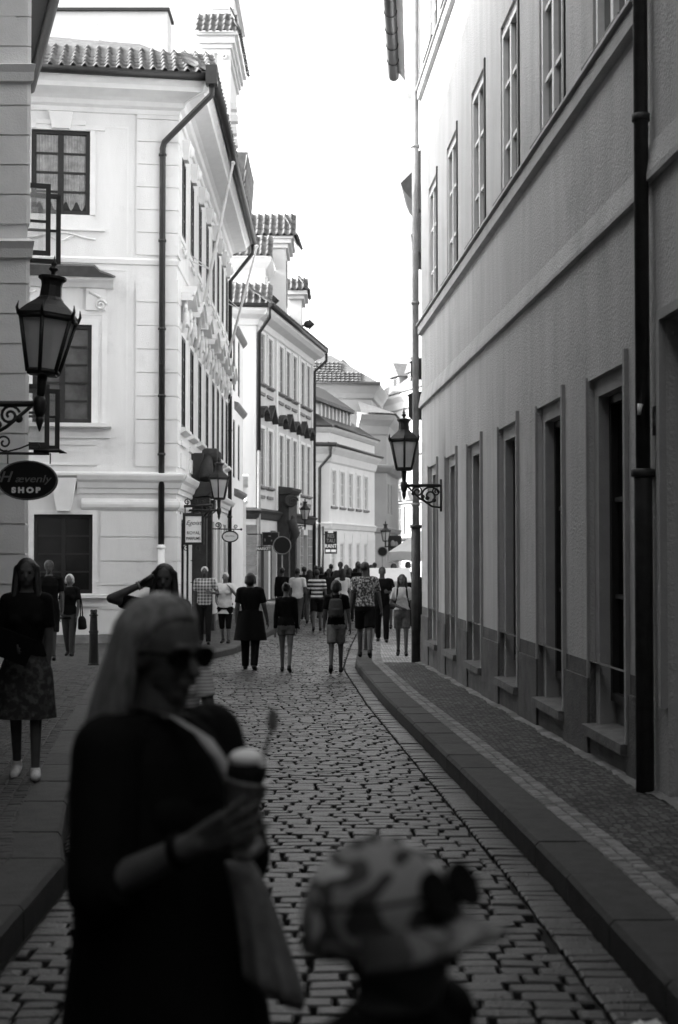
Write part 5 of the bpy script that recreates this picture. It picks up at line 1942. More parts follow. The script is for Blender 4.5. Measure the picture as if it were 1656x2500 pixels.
def fuse(name, prims, T, voxel, m, parent, it=3, label=None):
    """union of closed pieces as one continuous skin"""
    vs, fs = [], []
    for v, f in prims:
        b = len(vs)
        vs += [tuple(p) for p in v]
        fs += [tuple(b + i for i in q) for q in f]
    me = bpy.data.meshes.new('tmp')
    me.from_pydata(vs, [], fs)
    o = bpy.data.objects.new('tmp', me)
    COL.objects.link(o)
    md = o.modifiers.new('r', 'REMESH')
    md.mode = 'VOXEL'
    md.voxel_size = voxel
    sm = o.modifiers.new('s', 'SMOOTH')
    sm.factor = .5
    sm.iterations = it
    dg = bpy.context.evaluated_depsgraph_get()
    me2 = bpy.data.meshes.new_from_object(o.evaluated_get(dg))
    bpy.data.objects.remove(o)
    bpy.data.meshes.remove(me)
    me2.name = name
    me2.transform(T)
    me2.polygons.foreach_set('use_smooth', [True] * len(me2.polygons))
    me2.materials.clear()
    me2.materials.append(m)
    ob = bpy.data.objects.new(name, me2)
    COL.objects.link(ob)
    if parent:
        ob.parent = parent
        ORG[ob.name] = ORG[parent.name]
    if label:
        ob['label'] = label
    return ob


def hand_prims(wr, dirv, pn, s=1.0, curl=.35, thumb=None):
    """palm and five fingers from the wrist; dirv along the hand, pn = palm normal"""
    wr, d, pn = Vector(wr), Vector(dirv).normalized(), Vector(pn).normalized()
    sd_ = d.cross(pn).normalized()
    out = []
    for k, off in enumerate((-.03, -.0105, .0105, .03)):
        base = wr + d * .085 * s + sd_ * off * s
        out.append(caps(wr + sd_ * off * .6 * s, base, .0135 * s, .012 * s, 8))
        L1 = (.072, .082, .077, .06)[k] * s
        p, dd = base, (d + sd_ * off * 5).normalized()
        for q in range(3):
            dd = (dd + pn * curl * (1.0 + .25 * q)).normalized()
            e_ = p + dd * L1 * (.45, .32, .27)[q]
            out.append(caps(p, e_, (.0095, .0085, .0075)[q] * s, (.0085, .0075, .006)[q] * s, 8))
            p = e_
    sg = -1 if thumb is None else thumb
    t0 = wr + d * .025 * s + sd_ * .022 * sg * s
    t1 = t0 + (d * .6 + sd_ * .75 * sg + pn * .45) * .04 * s
    t2 = t1 + (d * .9 + sd_ * .25 * sg + pn * .6 * (.5 + curl)) * .035 * s
    out += [caps(t0, t1, .014 * s, .011 * s, 8), caps(t1, t2, .011 * s, .008 * s, 8)]
    return out


def person(label, X, Y, zg, face, h=1.72, build=1.0, arms=None, legs=(12, -14), skin=None, top=None, sleeve='short', hem=.53,
           bottom=None, bm=None, bl=None, hair='short', hm=None, shoes=None, vox=.011, group=None, head=(0, 0), hands=.25, fem=False, knees=(6, 14)):
    """face: heading in degrees (0 = away from the camera, 180 = towards it)"""
    P_ = thing('person', label, 'person', (X, Y, zg), group)
    s = h / 1.75
    H = lambda v: v * h
    T = Matrix.Translation((0, 0, 0)) @ Matrix.Rotation(R(-face), 4, 'Z')
    f = build * s
    skin = skin or SK
    sw = .155 * f if fem else .178 * f
    # legs
    hipz = H(.50)
    J = {}
    low = 9
    for i, sg in enumerate((-1, 1)):
        a = R(legs[i])
        k = R(knees[i])
        hp_ = Vector((sg * .085 * f, 0, hipz))
        kn = hp_ + Vector((0, math.sin(a), -math.cos(a))) * H(.235)
        an = kn + Vector((0, math.sin(a - k), -math.cos(a - k))) * H(.23)
        J[sg] = [hp_, kn, an, a - k]
        low = min(low, an.z)
    dz = H(.045) - low
    up = Vector((0, 0, dz))
    for sg in J:
        J[sg][0] = J[sg][0] + up; J[sg][1] = J[sg][1] + up; J[sg][2] = J[sg][2] + up
    zz = lambda v: H(v) + dz
    body = []
    for sg, (hp_, kn, an, sa) in J.items():
        body += [caps(hp_, kn, .083 * f, .052 * f), caps(kn, an, .052 * f, .034 * f), caps(kn + (an - kn) * .12 + Vector((0, -.012, 0)) * s, kn + (an - kn) * .55 + Vector((0, -.008, 0)) * s, .048 * f, .038 * f)]
        toe = an + Vector((sg * .012, .15 * s * math.cos(sa), .15 * s * math.sin(sa) * .7 - .045 * s))
        body += [caps(an + Vector((0, -.03, -.035)) * s, toe, .034 * s, .026 * s)]
    waist = .118 if fem else .138
    hipw = .168 if fem else .16
    tor = [(0, 0, zz(.465), .12 * f, .09 * f), (0, 0, zz(.51), hipw * f, .112 * f), (0, 0, zz(.56), hipw * .97 * f, .112 * f), (0, .005, zz(.615), waist * f, .098 * f),
           (0, .01, zz(.68), .142 * f, .108 * f), (0, .012, zz(.74), .158 * f, .115 * f), (0, 0, zz(.79), .16 * f, .1 * f), (0, -.005, zz(.822), .12 * f, .078 * f), (0, -.01, zz(.845), .06 * f, .058 * f)]
    body.append(sect(tor))
    if fem:
        body += [ell((-.068 * f, .085 * f, zz(.715)), .062 * f, .055 * f, .06 * f), ell((.068 * f, .085 * f, zz(.715)), .062 * f, .055 * f, .06 * f)]
    # arms
    arms = arms or [((-.12, -.12, -1), (-.05, .12, -1)), ((.12, .12, -1), (.05, .2, -1))]
    AJ = []
    for i, sg in enumerate((-1, 1)):
        sh = Vector((sg * sw, -.005, zz(.805)))
        d0, d1 = Vector(arms[i][0]).normalized(), Vector(arms[i][1]).normalized()
        el = sh + d0 * H(.172)
        wr = el + d1 * H(.15)
        AJ.append((sh, el, wr, d1))
        body += [caps(sh, el, .05 * f, .038 * f), caps(el, wr, .038 * f, .026 * f), caps(sh + Vector((-sg * .06 * f, 0, .012)), sh, .055 * f, .052 * f)]
        pn = arms[i][2] if len(arms[i]) > 2 else Vector((-sg, .2, 0))
        body += hand_prims(wr, d1, pn, s, hands, None if sg < 0 else None)
    # head and neck
    yw, pt = R(head[0]), R(head[1])
    HM = Matrix.Translation((0, .0, zz(.87))) @ Matrix.Rotation(-yw, 4, 'Z') @ Matrix.Rotation(pt, 4, 'X')
    k = max(s, .9)
    hc = (h + dz - zz(.87)) - .005
    def hd(v):
        return [HM @ q for q in v[0]], v[1]
    heads = [ell((0, -.008 * k, hc - .098 * k), .076 * k, .094 * k, .098 * k), ell((0, .022 * k, hc - .15 * k), .058 * k, .066 * k, .078 * k), ell((0, .05 * k, hc - .205 * k), .03 * k, .028 * k, .024 * k),
             caps((0, .084 * k, hc - .115 * k), (0, .106 * k, hc - .15 * k), .009 * k, .014 * k, 8), ell((-.074 * k, -.008 * k, hc - .13 * k), .012 * k, .02 * k, .032 * k), ell((.074 * k, -.008 * k, hc - .13 * k), .012 * k, .02 * k, .032 * k),
             caps((-.03 * k, .078 * k, hc - .098 * k), (.03 * k, .078 * k, hc - .098 * k), .012 * k, .012 * k, 8), caps((-.02 * k, .082 * k, hc - .178 * k), (.02 * k, .082 * k, hc - .178 * k), .009 * k, .009 * k, 8)]
    body += [hd(q) for q in heads]
    body.append(caps((0, -.012, zz(.82)), HM @ Vector((0, -.012, hc - .16 * k)), .055 * f, .052 * f))
    bo = fuse('body', body, T, min(vox, .011), skin, P_, 1 if vox < .006 else 3)
    # eyes
    if 90 < abs(face) < 270 and Y < 20:
        e_ = MB()
        for sg in (-1, 1):
            c = T @ (HM @ Vector((sg * .031 * k, .074 * k, hc - .117 * k)))
            e_.ball(c, (.011 * k, .011 * k, .006 * k), 8, 6)
        o_ = ORG[P_.name]
        e_.v = [(a + o_[0], b + o_[1], c + o_[2]) for a, b, c in e_.v]
        e_.build('eyes', CL['dark'], P_)
    # clothes
    if top is not None:
        g = .014 * f
        rows = [r for r in tor if r[2] > zz(hem) - .02]
        rows = [(0, 0, zz(hem), (hipw + .004) * f + g, .112 * f + g)] + [(a, b, c, d + g, e + g) for a, b, c, d, e in rows if c < zz(.835)] + [(0, -.008, zz(.842), .075 * f, .066 * f)]
        pr = [sect(rows)]
        if fem:
            pr += [ell((sg * .068 * f, .088 * f, zz(.715)), .07 * f, .06 * f, .066 * f) for sg in (-1, 1)]
        for i, (sh, el, wr, d1) in enumerate(AJ):
            sg = -1 if i == 0 else 1
            pr.append(caps(sh + Vector((-sg * .06 * f, 0, .01)), sh, .066 * f, .064 * f))
            if sleeve == 'short':
                pr.append(caps(sh, sh.lerp(el, .72), .062 * f, .058 * f, 12, True))
            elif sleeve == 'long':
                pr += [caps(sh, el, .06 * f, .05 * f), caps(el, wr, .05 * f, .038 * f, 12, True)]
        fuse('top', pr, T, vox, top, P_, 2)
    if bottom in ('trousers', 'shorts', 'pedal'):
        g = .013 * f
        pr = [sect([(0, 0, zz(.47), .15 * f, .108 * f), (0, 0, zz(.51), hipw * f + g, .112 * f + g), (0, 0, zz(.56), hipw * f + g * .8, .112 * f + g * .6), (0, .004, zz(.60), (waist + .012) * f, .1 * f + g * .4)])]
        for sg, (hp_, kn, an, sa) in J.items():
            if bottom == 'trousers':
                pr += [caps(hp_, kn, .098 * f, .07 * f), caps(kn, an + (an - kn) * .04, .07 * f, .056 * f, 12, True)]
            elif bottom == 'pedal':
                pr += [caps(hp_, kn, .098 * f, .066 * f), caps(kn, kn.lerp(an, .3), .066 * f, .058 * f, 12, True)]
            else:
                pr += [caps(hp_, hp_.lerp(kn, bl or .62), .1 * f, .094 * f, 12, True)]
        fuse(bottom if bottom != 'pedal' else 'leggings', pr, T, vox, bm, P_, 2)
    elif bottom in ('skirt', 'dress'):
        z0 = zz(bl or .3)
        z1 = zz(.60 if bottom == 'skirt' else .60)
        n = 36
        loops = []
        for t in range(9):
            q = t / 8
            z = z1 + (z0 - z1) * q
            rx = (waist + .012 + (hipw + .02 - waist) * min(1, q * 3) + .05 * q) * f
            ry = (.105 + .035 * min(1, q * 3) + .055 * q) * f
            sh_ = (J[-1][1].y + J[1][1].y) / 2 * q
            loops.append([Vector((rx * math.cos(2 * math.pi * k_ / n) * (1 + .035 * q * math.sin(k_ * 2 * math.pi / n * 9)), sh_ + ry * math.sin(2 * math.pi * k_ / n) * (1 + .05 * q * math.sin(k_ * 2 * math.pi / n * 7 + 1)), z)) for k_ in range(n)])
        mb = MB()
        o_ = ORG[P_.name]
        mb.loft([[(T @ p) + Vector(o_) for p in l] for l in loops], False, True)
        mb.build(bottom, bm, P_)
    sm_ = shoes or CL['shoe']
    for sg, (hp_, kn, an, sa) in J.items():
        ca, si = math.cos(sa), math.sin(sa)
        fw_ = Vector((sg * .06, ca, si * .7))
        b0 = an + Vector((0, -.035, -.042)) * s
        pr = [caps(b0, b0 + fw_ * .1 * s, .042 * s, .043 * s), caps(b0 + fw_ * .1 * s, b0 + fw_ * .19 * s, .043 * s, .032 * s), caps(b0, an + Vector((0, 0, -.005)), .04 * s, .042 * s)]
        fuse('shoe', pr, T, .011, sm_, P_, 2)
    hm = hm or CL['hair_d']
    if hair:
        hp2 = [ell((0, -.02 * k, hc - .085 * k), .086 * k, .098 * k, .094 * k)]
        if hair == 'long':
            hp2 += [ell((0, -.07 * k, hc - .2 * k), .088 * k, .05 * k, .14 * k), ell((0, -.08 * k, hc - .32 * k), .09 * k, .04 * k, .12 * k)] + [caps((sg * .075 * k, -.01 * k, hc - .08 * k), (sg * .095 * k, .03 * k, hc - .34 * k), .03 * k, .032 * k) for sg in (-1, 1)]
        elif hair == 'bob':
            hp2 += [ell((0, -.05 * k, hc - .15 * k), .09 * k, .07 * k, .1 * k)] + [caps((sg * .072 * k, -.01 * k, hc - .08 * k), (sg * .08 * k, .0, hc - .18 * k), .028 * k, .03 * k) for sg in (-1, 1)]
        elif hair == 'tail':
            hp2 += [caps((0, -.1 * k, hc - .1 * k), (0, -.15 * k, hc - .16 * k), .035 * k, .04 * k), caps((0, -.15 * k, hc - .16 * k), (0, -.12 * k, hc - .32 * k), .04 * k, .018 * k)]
        elif hair == 'bun':
            hp2 += [ell((0, -.09 * k, hc - .03 * k), .05 * k, .05 * k, .05 * k)]
        fuse('hair', [hd(q) for q in hp2], T, .012 if vox > .009 else .009, hm, P_, 2)
    return P_, dict(T=T, J=J, AJ=AJ, HM=HM, hc=hc, k=k, zz=zz, f=f, s=s, org=Vector((X, Y, zg)))


def extra(name, P_, I, prims, m, vox=.012, it=2):
    return fuse(name, prims, I['T'], vox, m, P_, it)


def backpack(P_, I, label, m):
    zz, f = I['zz'], I['f']
    o = I['org']
    T = I['T']
    b = thing('backpack', label, 'backpack', tuple(o + T @ Vector((0, -.2 * f, zz(.62)))))
    ORG[b.name] = tuple(o)
    b.location = o
    fuse('bag', [sect([(0, -.2 * f, zz(.6), .12 * f, .06 * f), (0, -.2 * f, zz(.615), .135 * f, .085 * f), (0, -.2 * f, zz(.7), .14 * f, .09 * f), (0, -.19 * f, zz(.78), .12 * f, .07 * f), (0, -.18 * f, zz(.8), .09 * f, .05 * f)]), sect([(0, -.27 * f, zz(.62), .09 * f, .05 * f), (0, -.27 * f, zz(.69), .09 * f, .05 * f)])], T, .013, m, b, 2)
    st = MB()
    for sg in (-1, 1):
        pts = [(sg * .08, -.13, .8), (sg * .09, -.02, .845), (sg * .1, .1, .8), (sg * .11, .125, .72), (sg * .14, .02, .64), (sg * .12, -.12, .62)]
        st.tube([o + T @ Vector((a * f, y * f, zz(z))) for a, y, z in pts], .02 * f, 6)
    st.build('strap', m, b)
    return b


ROAD = lambda y: gz(y) + .0
PAV = lambda y: gz(y) + .12

# left foreground walker with a book
p5, i5 = person('long haired young woman in patterned skirt and pale canvas shoes at the left edge', -2.42, 11.03, PAV(11), 172, 1.69, .97, [((-.1, .02, -1), (.05, .1, -1)), ((.18, -.1, -.85), (-.3, .65, -.15))],
                (7, -8), SK, CL['black'], 'short', .55, 'skirt', CL['skirtp'], .27, 'long', CL['hair_d'], CL['shoe_w'], .009, fem=True)
bk = MB()
o = i5['org']
wr = o + i5['T'] @ i5['AJ'][1][2]
bc = wr + Vector((.03, -.1, .0))
bx = Matrix.Rotation(R(24), 3, 'Y') @ Matrix.Rotation(R(20), 3, 'Z')
for (hx, hy, hz, off, nm, m_) in ((.15, .012, .1, 0, 'pages', M['canvas']), (.155, .004, .105, -.014, 'cover', CL['black']), (.155, .004, .105, .014, 'cover', CL['black'])):
    mb = MB()
    mb.hexa([bc + bx @ Vector((sx_ * hx, off + sy_ * hy, sz_ * hz)) for sz_ in (-1, 1) for sx_, sy_ in ((-1, -1), (1, -1), (1, 1), (-1, 1))])
    if nm == 'pages':
        book = mb.build('book', m_)
        tag(book, 'thick dark covered book held at the hip by the woman in the patterned skirt', 'book')
    else:
        mb.build(nm, m_, book)

# couple behind her near the bollard
p6, i6 = person('man in black T-shirt and shorts behind the woman carrying the book', -5.42, 26.6, PAV(27), 170, 1.86, 1.05, [((-.15, .1, -1), (-.02, .2, -1)), ((.15, -.1, -1), (.05, .1, -1))], (10, -10), SK, CL['black'], 'short', .5, 'shorts', CL['black'], .95, 'short', CL['hair_d'])
p7, i7 = person('woman with curly grey hair and striped trousers walking towards the bollard', -5.3, 28.0, PAV(28), 185, 1.6, 1.02, [((-.16, .0, -1), (.05, .3, -1)), ((.16, .02, -1), (-.05, .3, -.9))], (9, -10), SKL, CL['black'], 'short', .45, 'trousers', CL['leg'], None, 'bob', CL['hair_g'], fem=True)
hb = thing('handbag', 'black handbag hanging from the arm of the grey haired woman', 'handbag', tuple(i7['org']))
fuse('bag', [sect([(-.26, .02, .52, .06, .13), (-.27, .02, .55, .08, .17), (-.26, .02, .72, .07, .15), (-.25, .02, .78, .04, .1)])], i7['T'], .013, CL['black'], hb)
mb = MB()
mb.tube([i7['org'] + i7['T'] @ Vector(q) for q in ((-.25, .1, .77), (-.24, .06, 1.0), (-.2, .0, 1.3), (-.24, -.04, 1.0), (-.25, -.06, .77))], .012, 6)
mb.build('strap', CL['black'], hb)

# couple outside the baroque house
p8, i8 = person('older man in checked shirt and dark trousers outside the baroque house', -3.03, 32.1, PAV(32), 178, 1.74, 1.03, [((-.4, .05, -.9), (.55, .75, .1)), ((.16, -.02, -1), (.02, .08, -1))], (5, -6), SK, CL['plaid'], 'short', .5, 'trousers', CL['dark'], None, 'short', CL['hair_g'])
p9, i9 = person('older woman in long white top and dark leggings beside the checked shirt man', -2.6, 32.55, PAV(32.5), 190, 1.6, 1.12, [((-.45, .15, -.8), (.55, .35, .75)), ((.16, .1, -1), (-.2, .75, -.3))], (6, -4), SKL, CL['white'], 'short', .41, 'pedal', CL['black'], None, 'short', CL['hair_g'], fem=True)
mb = MB()
mb.loft([[i9['org'] + i9['T'] @ Vector(((.2 if z else .2) * math.cos(2 * math.pi * k / 24), .145 * math.sin(2 * math.pi * k / 24), .77 + z)) for k in range(24)] for z in (0, .03)], False, True)
mb.build('belt', CL['black'], p9)

# walkers in the lane, seen from behind
p10, i10 = person('stout walker with dark curly hair in a black knee length coat dress and black trousers', -1.6, 25.7, ROAD(25.7), 4, 1.74, 1.17, [((-.18, -.1, -1), (-.06, .06, -1)), ((.26, .05, -1), (.18, .35, -1))], (9, -9), SK, CL['black'], 'short', .43, 'trousers', CL['black'], None, 'bob', CL['hair_d'], fem=True)
mb = MB()
n = 30
mb.loft([[i10['org'] + i10['T'] @ Vector(((.19 + .07 * q) * i10['f'] * math.cos(2 * math.pi * k / n), (.14 + .06 * q) * i10['f'] * math.sin(2 * math.pi * k / n), i10['zz'](.6 - .3 * q))) for k in range(n)] for q in (0, .3, .6, .8, 1)], False, True)
mb.build('skirt', CL['black'], p10)
p11, i11 = person('girl in dark top and denim shorts with bare legs and ankle boots', -.93, 25.1, ROAD(25.1), 3, 1.56, 1.0, [((-.16, .0, -1), (-.06, .1, -1)), ((.14, .05, -1), (.02, .15, -1))], (11, -14), SKL, CL['black'], 'long', .52, 'shorts', CL['denim'], .4, 'bun', CL['hair_d'], fem=True)
ph = MB()
wr = i11['org'] + i11['T'] @ i11['AJ'][0][2]
ph.box(wr.x - .02, wr.x + .02, wr.y - .05, wr.y - .02, wr.z - .16, wr.z - .03)
tag(ph.build('phone', CL['mid']), 'small pale phone in the left hand of the girl in shorts', 'phone')
p14, i14 = person('youth in dark shirt and pale shorts stepping out below the tall man', -.05, 24.8, ROAD(24.8), 2, 1.62, .98, [((-.14, -.08, -1), (-.05, .1, -1)), ((.2, -.15, -1), (.12, -.1, -1))], (-16, 14), SK, CL['black'], 'short', .52, 'shorts', CL['mid'], .8, 'bob', CL['hair_d'], knees=(20, 8))
backpack(p14, i14, 'dark backpack worn by the youth in pale shorts', CL['char'])
p15, i15 = person('tall man in patterned shirt and black shorts walking away by the right kerb', .5, 27.5, PAV(27.5), 2, 1.84, 1.06, [((-.2, -.12, -1), (-.12, -.06, -1)), ((.24, .12, -1), (.18, .22, -1))], (13, -17), SK, CL['floral'], 'short', .53, 'shorts', CL['black'], .85, 'short', CL['hair_d'])
p17, i17 = person('woman in pale T-shirt and denim shorts coming along the right pavement', 1.24, 28.0, PAV(28), 183, 1.6, 1.0, [((-.16, .02, -1), (-.1, .25, -1)), ((.28, .06, -.95), (-.75, .45, -.3))], (12, -10), SK, CL['light'], 'short', .57, 'shorts', CL['denim'], .72, 'long', CL['hair_d'], fem=True)
backpack(p17, i17, 'dark backpack on the woman in denim shorts', CL['black'])
p12, i12 = person('man in white shirt and dark trousers walking away beside the shop fronts', -1.2, 41.2, ROAD(41), 10, 1.76, 1.02, [((-.16, .05, -1), (-.05, .2, -1)), ((.2, -.1, -1), (.2, .1, -1))], (16, -19), SK, CL['white'], 'short', .5, 'trousers', CL['char'], None, 'short', CL['hair_d'])
p13, i13 = person('walker in broad striped jersey and dark shorts', -.62, 40.0, ROAD(40), 0, 1.72, 1.08, [((-.2, .2, -1), (-.05, .4, -1)), ((.18, -.25, -1), (.1, -.1, -1))], (-18, 15), SK, CL['stripe'], 'short', .52, 'shorts', CL['black'], .8, 'short', CL['hair_d'])
p16, i16 = person('person in white shirt behind the youth with the backpack', .1, 41.0, ROAD(41), 0, 1.74, 1.05, None, (12, -12), SK, CL['white'], 'short', .47, 'trousers', CL['char'], None, 'long', CL['hair_d'], fem=True)

# the crowd beyond
crowd = [
    (-1.75, 44, 8, 1.74, 'black', 'black', 'short', 'walker in black beside the shop front left of the white shirt man'),
    (-1.15, 47, 5, 1.76, 'dark', 'dark', 'short', 'walker in dark clothes just past the white shirt man'),
    (-.92, 44.5, -4, 1.68, 'black', 'char', 'long', 'long haired walker in black between the white shirt and the striped jersey'),
    (-.62, 48, 0, 1.74, 'black', 'dark', 'bob', 'dark haired person in black just past the striped jersey'),
    (-.32, 45, 6, 1.7, 'dark', 'black', 'tail', 'walker with a ponytail right of the striped jersey'),
    (-.3, 54, 8, 1.8, 'black', 'black', 'short', 'tall dark figure in the middle of the far crowd'),
    (.05, 50, 180, 1.9, 'char', 'dark', 'short', 'tallest head in the far crowd, grey shirt'),
    (.34, 46, 176, 1.72, 'dark', 'dark', 'bob', 'dark figure facing us just left of the tall man'),
    (.62, 44, 0, 1.75, 'black', 'dark', 'short', 'dark haired walker half hidden by the tall man'),
    (.95, 42, 178, 1.72, 'char', 'denim', 'bob', 'person in grey facing us right of the tall man'),
    (1.12, 37.5, 184, 1.66, 'light', 'mid', 'long', 'woman in pale dress-like top left of the street stand'),
    (1.0, 33.0, 182, 1.74, 'black', 'black', 'short', 'dark figure on the kerb in front of the street stand'),
    (1.5, 39, 180, 1.78, 'white', 'dark', 'short', 'man in white shirt behind the street stand'),
    (1.95, 40.2, 175, 1.82, 'black', 'black', 'short', 'man in black standing under the umbrella edge'),
    (2.05, 37.6, 182, 1.7, 'dark', 'dark', 'bob', 'dark haired person at the right corner pipe under the umbrella'),
    (1.3, 52, 185, 1.74, 'char', 'char', 'short', 'person in dull shirt far along the right pavement'),
    (.3, 58, 180, 1.74, 'mid', 'dark', 'bob', 'small distant walker in grey at the bend'),
    (-.9, 56, 3, 1.72, 'black', 'char', 'short', 'small distant walker in black by the second corner house'),
    (.75, 56, 178, 1.76, 'black', 'dark', 'long', 'small distant long haired figure at the bend'),
]
arms_ = [None, [((-.2, .25, -1), (-.05, .45, -1)), ((.16, -.28, -1), (.1, -.1, -1))], [((-.16, -.25, -1), (-.1, -.05, -1)), ((.25, .2, -.9), (-.3, .6, -.2))], [((-.3, .05, -.9), (.4, .6, .1)), ((.18, -.2, -1), (.08, .1, -1))]]
M['glass_r'].node_tree.nodes['Principled BSDF'].inputs['IOR'].default_value = 1.9
for j, (x, y, fc, h, t_, b_, hr, lab) in enumerate(crowd):
    st_ = 12 + (j * 7) % 9
    person(lab, x, y, (PAV(y) if x > .5 else ROAD(y)), fc, h, .95 + .03 * (j % 6), arms_[j % 4], (st_ if j % 2 else -st_, -st_ + 2 if j % 2 else st_ - 1), SK, CL[t_], 'short' if j % 3 else 'long', .48 + .02 * (j % 4), 'trousers' if j % 3 else 'shorts', CL[b_], .9, hr, CL['hair_d'], vox=.016, fem=hr in ('long', 'bob', 'tail'), knees=(18, 6) if j % 2 else (6, 18))

# woman on the phone, half hidden by the foreground figure
p2, i2 = person('woman with long dark hair holding a phone to her ear, elbow raised', -1.40, 11.4, ROAD(11.4), 184, 1.77, 1.0, [((-.15, .0, -1), (0, .1, -1)), ((.235, .19, .07), (-.24, -.12, .12), (-.5, -.5, .3))],
                (7, -8), SK, CL['black'], 'short', .52, 'trousers', CL['black'], None, 'long', CL['hair_d'], None, .009, fem=True, head=(-6, 0), hands=.5)
wr = i2['org'] + i2['T'] @ i2['AJ'][1][2]
mb = MB()
mb.tube([wr + Vector((.0, -.02, .0)), wr + Vector((.1, -.03, .07))], .022, 6)
tag(mb.build('phone', M['iron']), 'dark phone held to the ear of the woman with the raised elbow', 'phone')
mb = MB()
a, b = i2['AJ'][1][1], i2['AJ'][1][2]
c = i2['org'] + i2['T'] @ a.lerp(b, .9)
dd = (i2['T'].to_3x3() @ (b - a)).normalized()
for q in (0, .02):
    mb.lathe([(.031, -.006), (.036, -.006), (.036, .006), (.031, .006)], c + dd * q, 14, M=dd.to_track_quat('Z', 'Y').to_matrix())
mb.build('bracelet', M['grey_metal'], p2)
p3, i3 = person('short walker in finely striped pale T-shirt behind the blonde woman', -.87, 7.6, ROAD(7.6), 175, 1.5, .98, [((-.2, .1, -1), (-.05, .3, -1)), ((.14, .0, -1), (.05, .1, -1))], (6, -8), SK, CL['fine'], 'short', .5, 'shorts', CL['dark'], .7, 'bob', CL['hair_d'], None, .009, fem=True)

# ------------------------------------------------------------------ foreground: blonde woman with an ice cream cup
RZ = lambda face: Matrix.Rotation(R(face), 3, 'Z')          # world direction -> local direction
FC = 128
w2l = lambda *v: RZ(FC) @ Vector(v)
p1, i1 = person('blonde woman in black with sunglasses crossing close to the camera', -.384, 3.1, gz(3), FC, 1.62, 1.06,
                [(w2l(.08, -.1, -.26), w2l(-.2, -.12, .0), w2l(-.2, .2, 1)), (w2l(.0, -.1, -.28), w2l(.19, -.075, .1), w2l(.3, .8, .4))],
                (8, -10), pad('tanned skin', .085, .55, .12, 20, .1), CL['black'], 'short', .45, 'dress', CL['black'], .2, None, CL['hair_b'], None, .0045, fem=True, head=(3, -8), hands=.16)
k, hc, HM = i1['k'], i1['hc'], i1['HM']
fuse('jacket', [sect([(0, .03, i1['zz'](.25), .26, .28), (0, .02, i1['zz'](.4), .235, .235), (0, .01, i1['zz'](.55), .205, .19), (0, .0, i1['zz'](.7), .19, .158), (0, -.01, i1['zz'](.79), .17, .115), (0, -.015, i1['zz'](.83), .11, .085)])]
     + [q for i_, (sh, el, wr, d1) in enumerate(i1['AJ']) for q in (caps(sh, el, .078, .07), caps(el, el.lerp(wr, .95 if i_ == 0 else .22), .068, .06 if i_ else .045, 12, True))], i1['T'], .009, CL['black'], p1, 2)
o = i1['org']
T3 = i1['T']
mb = MB()
for sg in (-1, 1):
    c = HM @ Vector((sg * .036 * k, .094 * k, hc - .115 * k))
    rr = [HM @ Vector((sg * .036 * k + .034 * k * math.cos(t * math.pi / 8), (.1 - .012 * abs(math.cos(t * math.pi / 8))) * k, hc - .117 * k + .025 * k * math.sin(t * math.pi / 8))) for t in range(16)]
    rb = [q + HM.to_3x3() @ Vector((0, -.008, 0)) for q in rr]
    mb.loft([[T3 @ q + o for q in rb], [T3 @ q + o for q in rr]], True, False)
    mb.tube([T3 @ (HM @ Vector(v)) + o for v in ((sg * .068 * k, .088 * k, hc - .108 * k), (sg * .084 * k, .04 * k, hc - .11 * k), (sg * .084 * k, -.02 * k, hc - .118 * k))], .004, 6)
mb.tube([T3 @ (HM @ Vector(v)) + o for v in ((-.012 * k, .098 * k, hc - .11 * k), (0, .102 * k, hc - .108 * k), (.012 * k, .098 * k, hc - .11 * k))], .004, 6)
mb.build('sunglasses', CL['black'], p1)
# hair: scalp mass, then several hundred strands combed from the centre parting over the shoulders
rnd = random.Random(3)
scalp = [ell(HM @ Vector((0, -.022 * k, hc - .088 * k)), .08 * k, .094 * k, .09 * k), ell(HM @ Vector((0, -.07 * k, hc - .22 * k)), .082 * k, .045 * k, .15 * k)]
ho = fuse('hair', scalp, T3, .008, CL['hair_b'], p1, 3)
mb = MB()
for sg in (-1, 1):
    for t in range(190):
        q = rnd.random()
        y0 = .062 - .165 * q                        # start along the parting, front to back
        ey = -.018
        pts = []
        ry = .106
        yn = max(-.98, min(.93, (y0 - ey) / ry))
        top = math.sqrt(1 - yn * yn)
        ang_e = 1.45 + .12 * rnd.random()
        lift = .003 + .006 * rnd.random()
        for j in range(7):
            th_ = .06 + ang_e * j / 6
            x = sg * (.086 + lift) * math.sin(th_) * (.35 + .65 * top)
            z = hc - .088 + (.092 + lift) * top * math.cos(th_)
            y = ey + yn * ry * (1 - (.2 + (.5 if yn > 0 else 0)) * (j / 6) ** .8) - .012 * j / 6
            pts.append(Vector((x, y, z)))
        ln = .24 + .1 * rnd.random() + .05 * q
        wv = rnd.uniform(-.012, .012)
        xe = pts[-1].x
        for j in range(1, 6):
            u_ = j / 5
            pts.append(Vector((xe + sg * (.012 * u_ + .018 * u_ * u_) + wv * math.sin(3 * u_), pts[6].y - .035 * u_ - .03 * q * u_ + wv * u_, pts[6].z - ln * u_)))
        r0 = rnd.uniform(.0035, .0065)
        mb.tube([T3 @ (HM @ p) + o for p in pts], [r0] * 9 + [r0 * .8, r0 * .6, r0 * .2], 5)
mb.build('strands', CL['hair_b'], ho)
mb = MB()                                           # watch strap on the near wrist
a, b = i1['AJ'][1][1], i1['AJ'][1][2]
c = o + T3 @ a.lerp(b, .82)
dd = (T3.to_3x3() @ (b - a)).normalized()
mb.lathe([(.033, -.008), (.037, -.008), (.037, .008), (.033, .008)], c, 16, M=dd.to_track_quat('Z', 'Y').to_matrix())
mb.build('wristband', CL['black'], p1)
wr = o + T3 @ b
cc = wr + dd * .085 + Vector((.02, .055, .045))
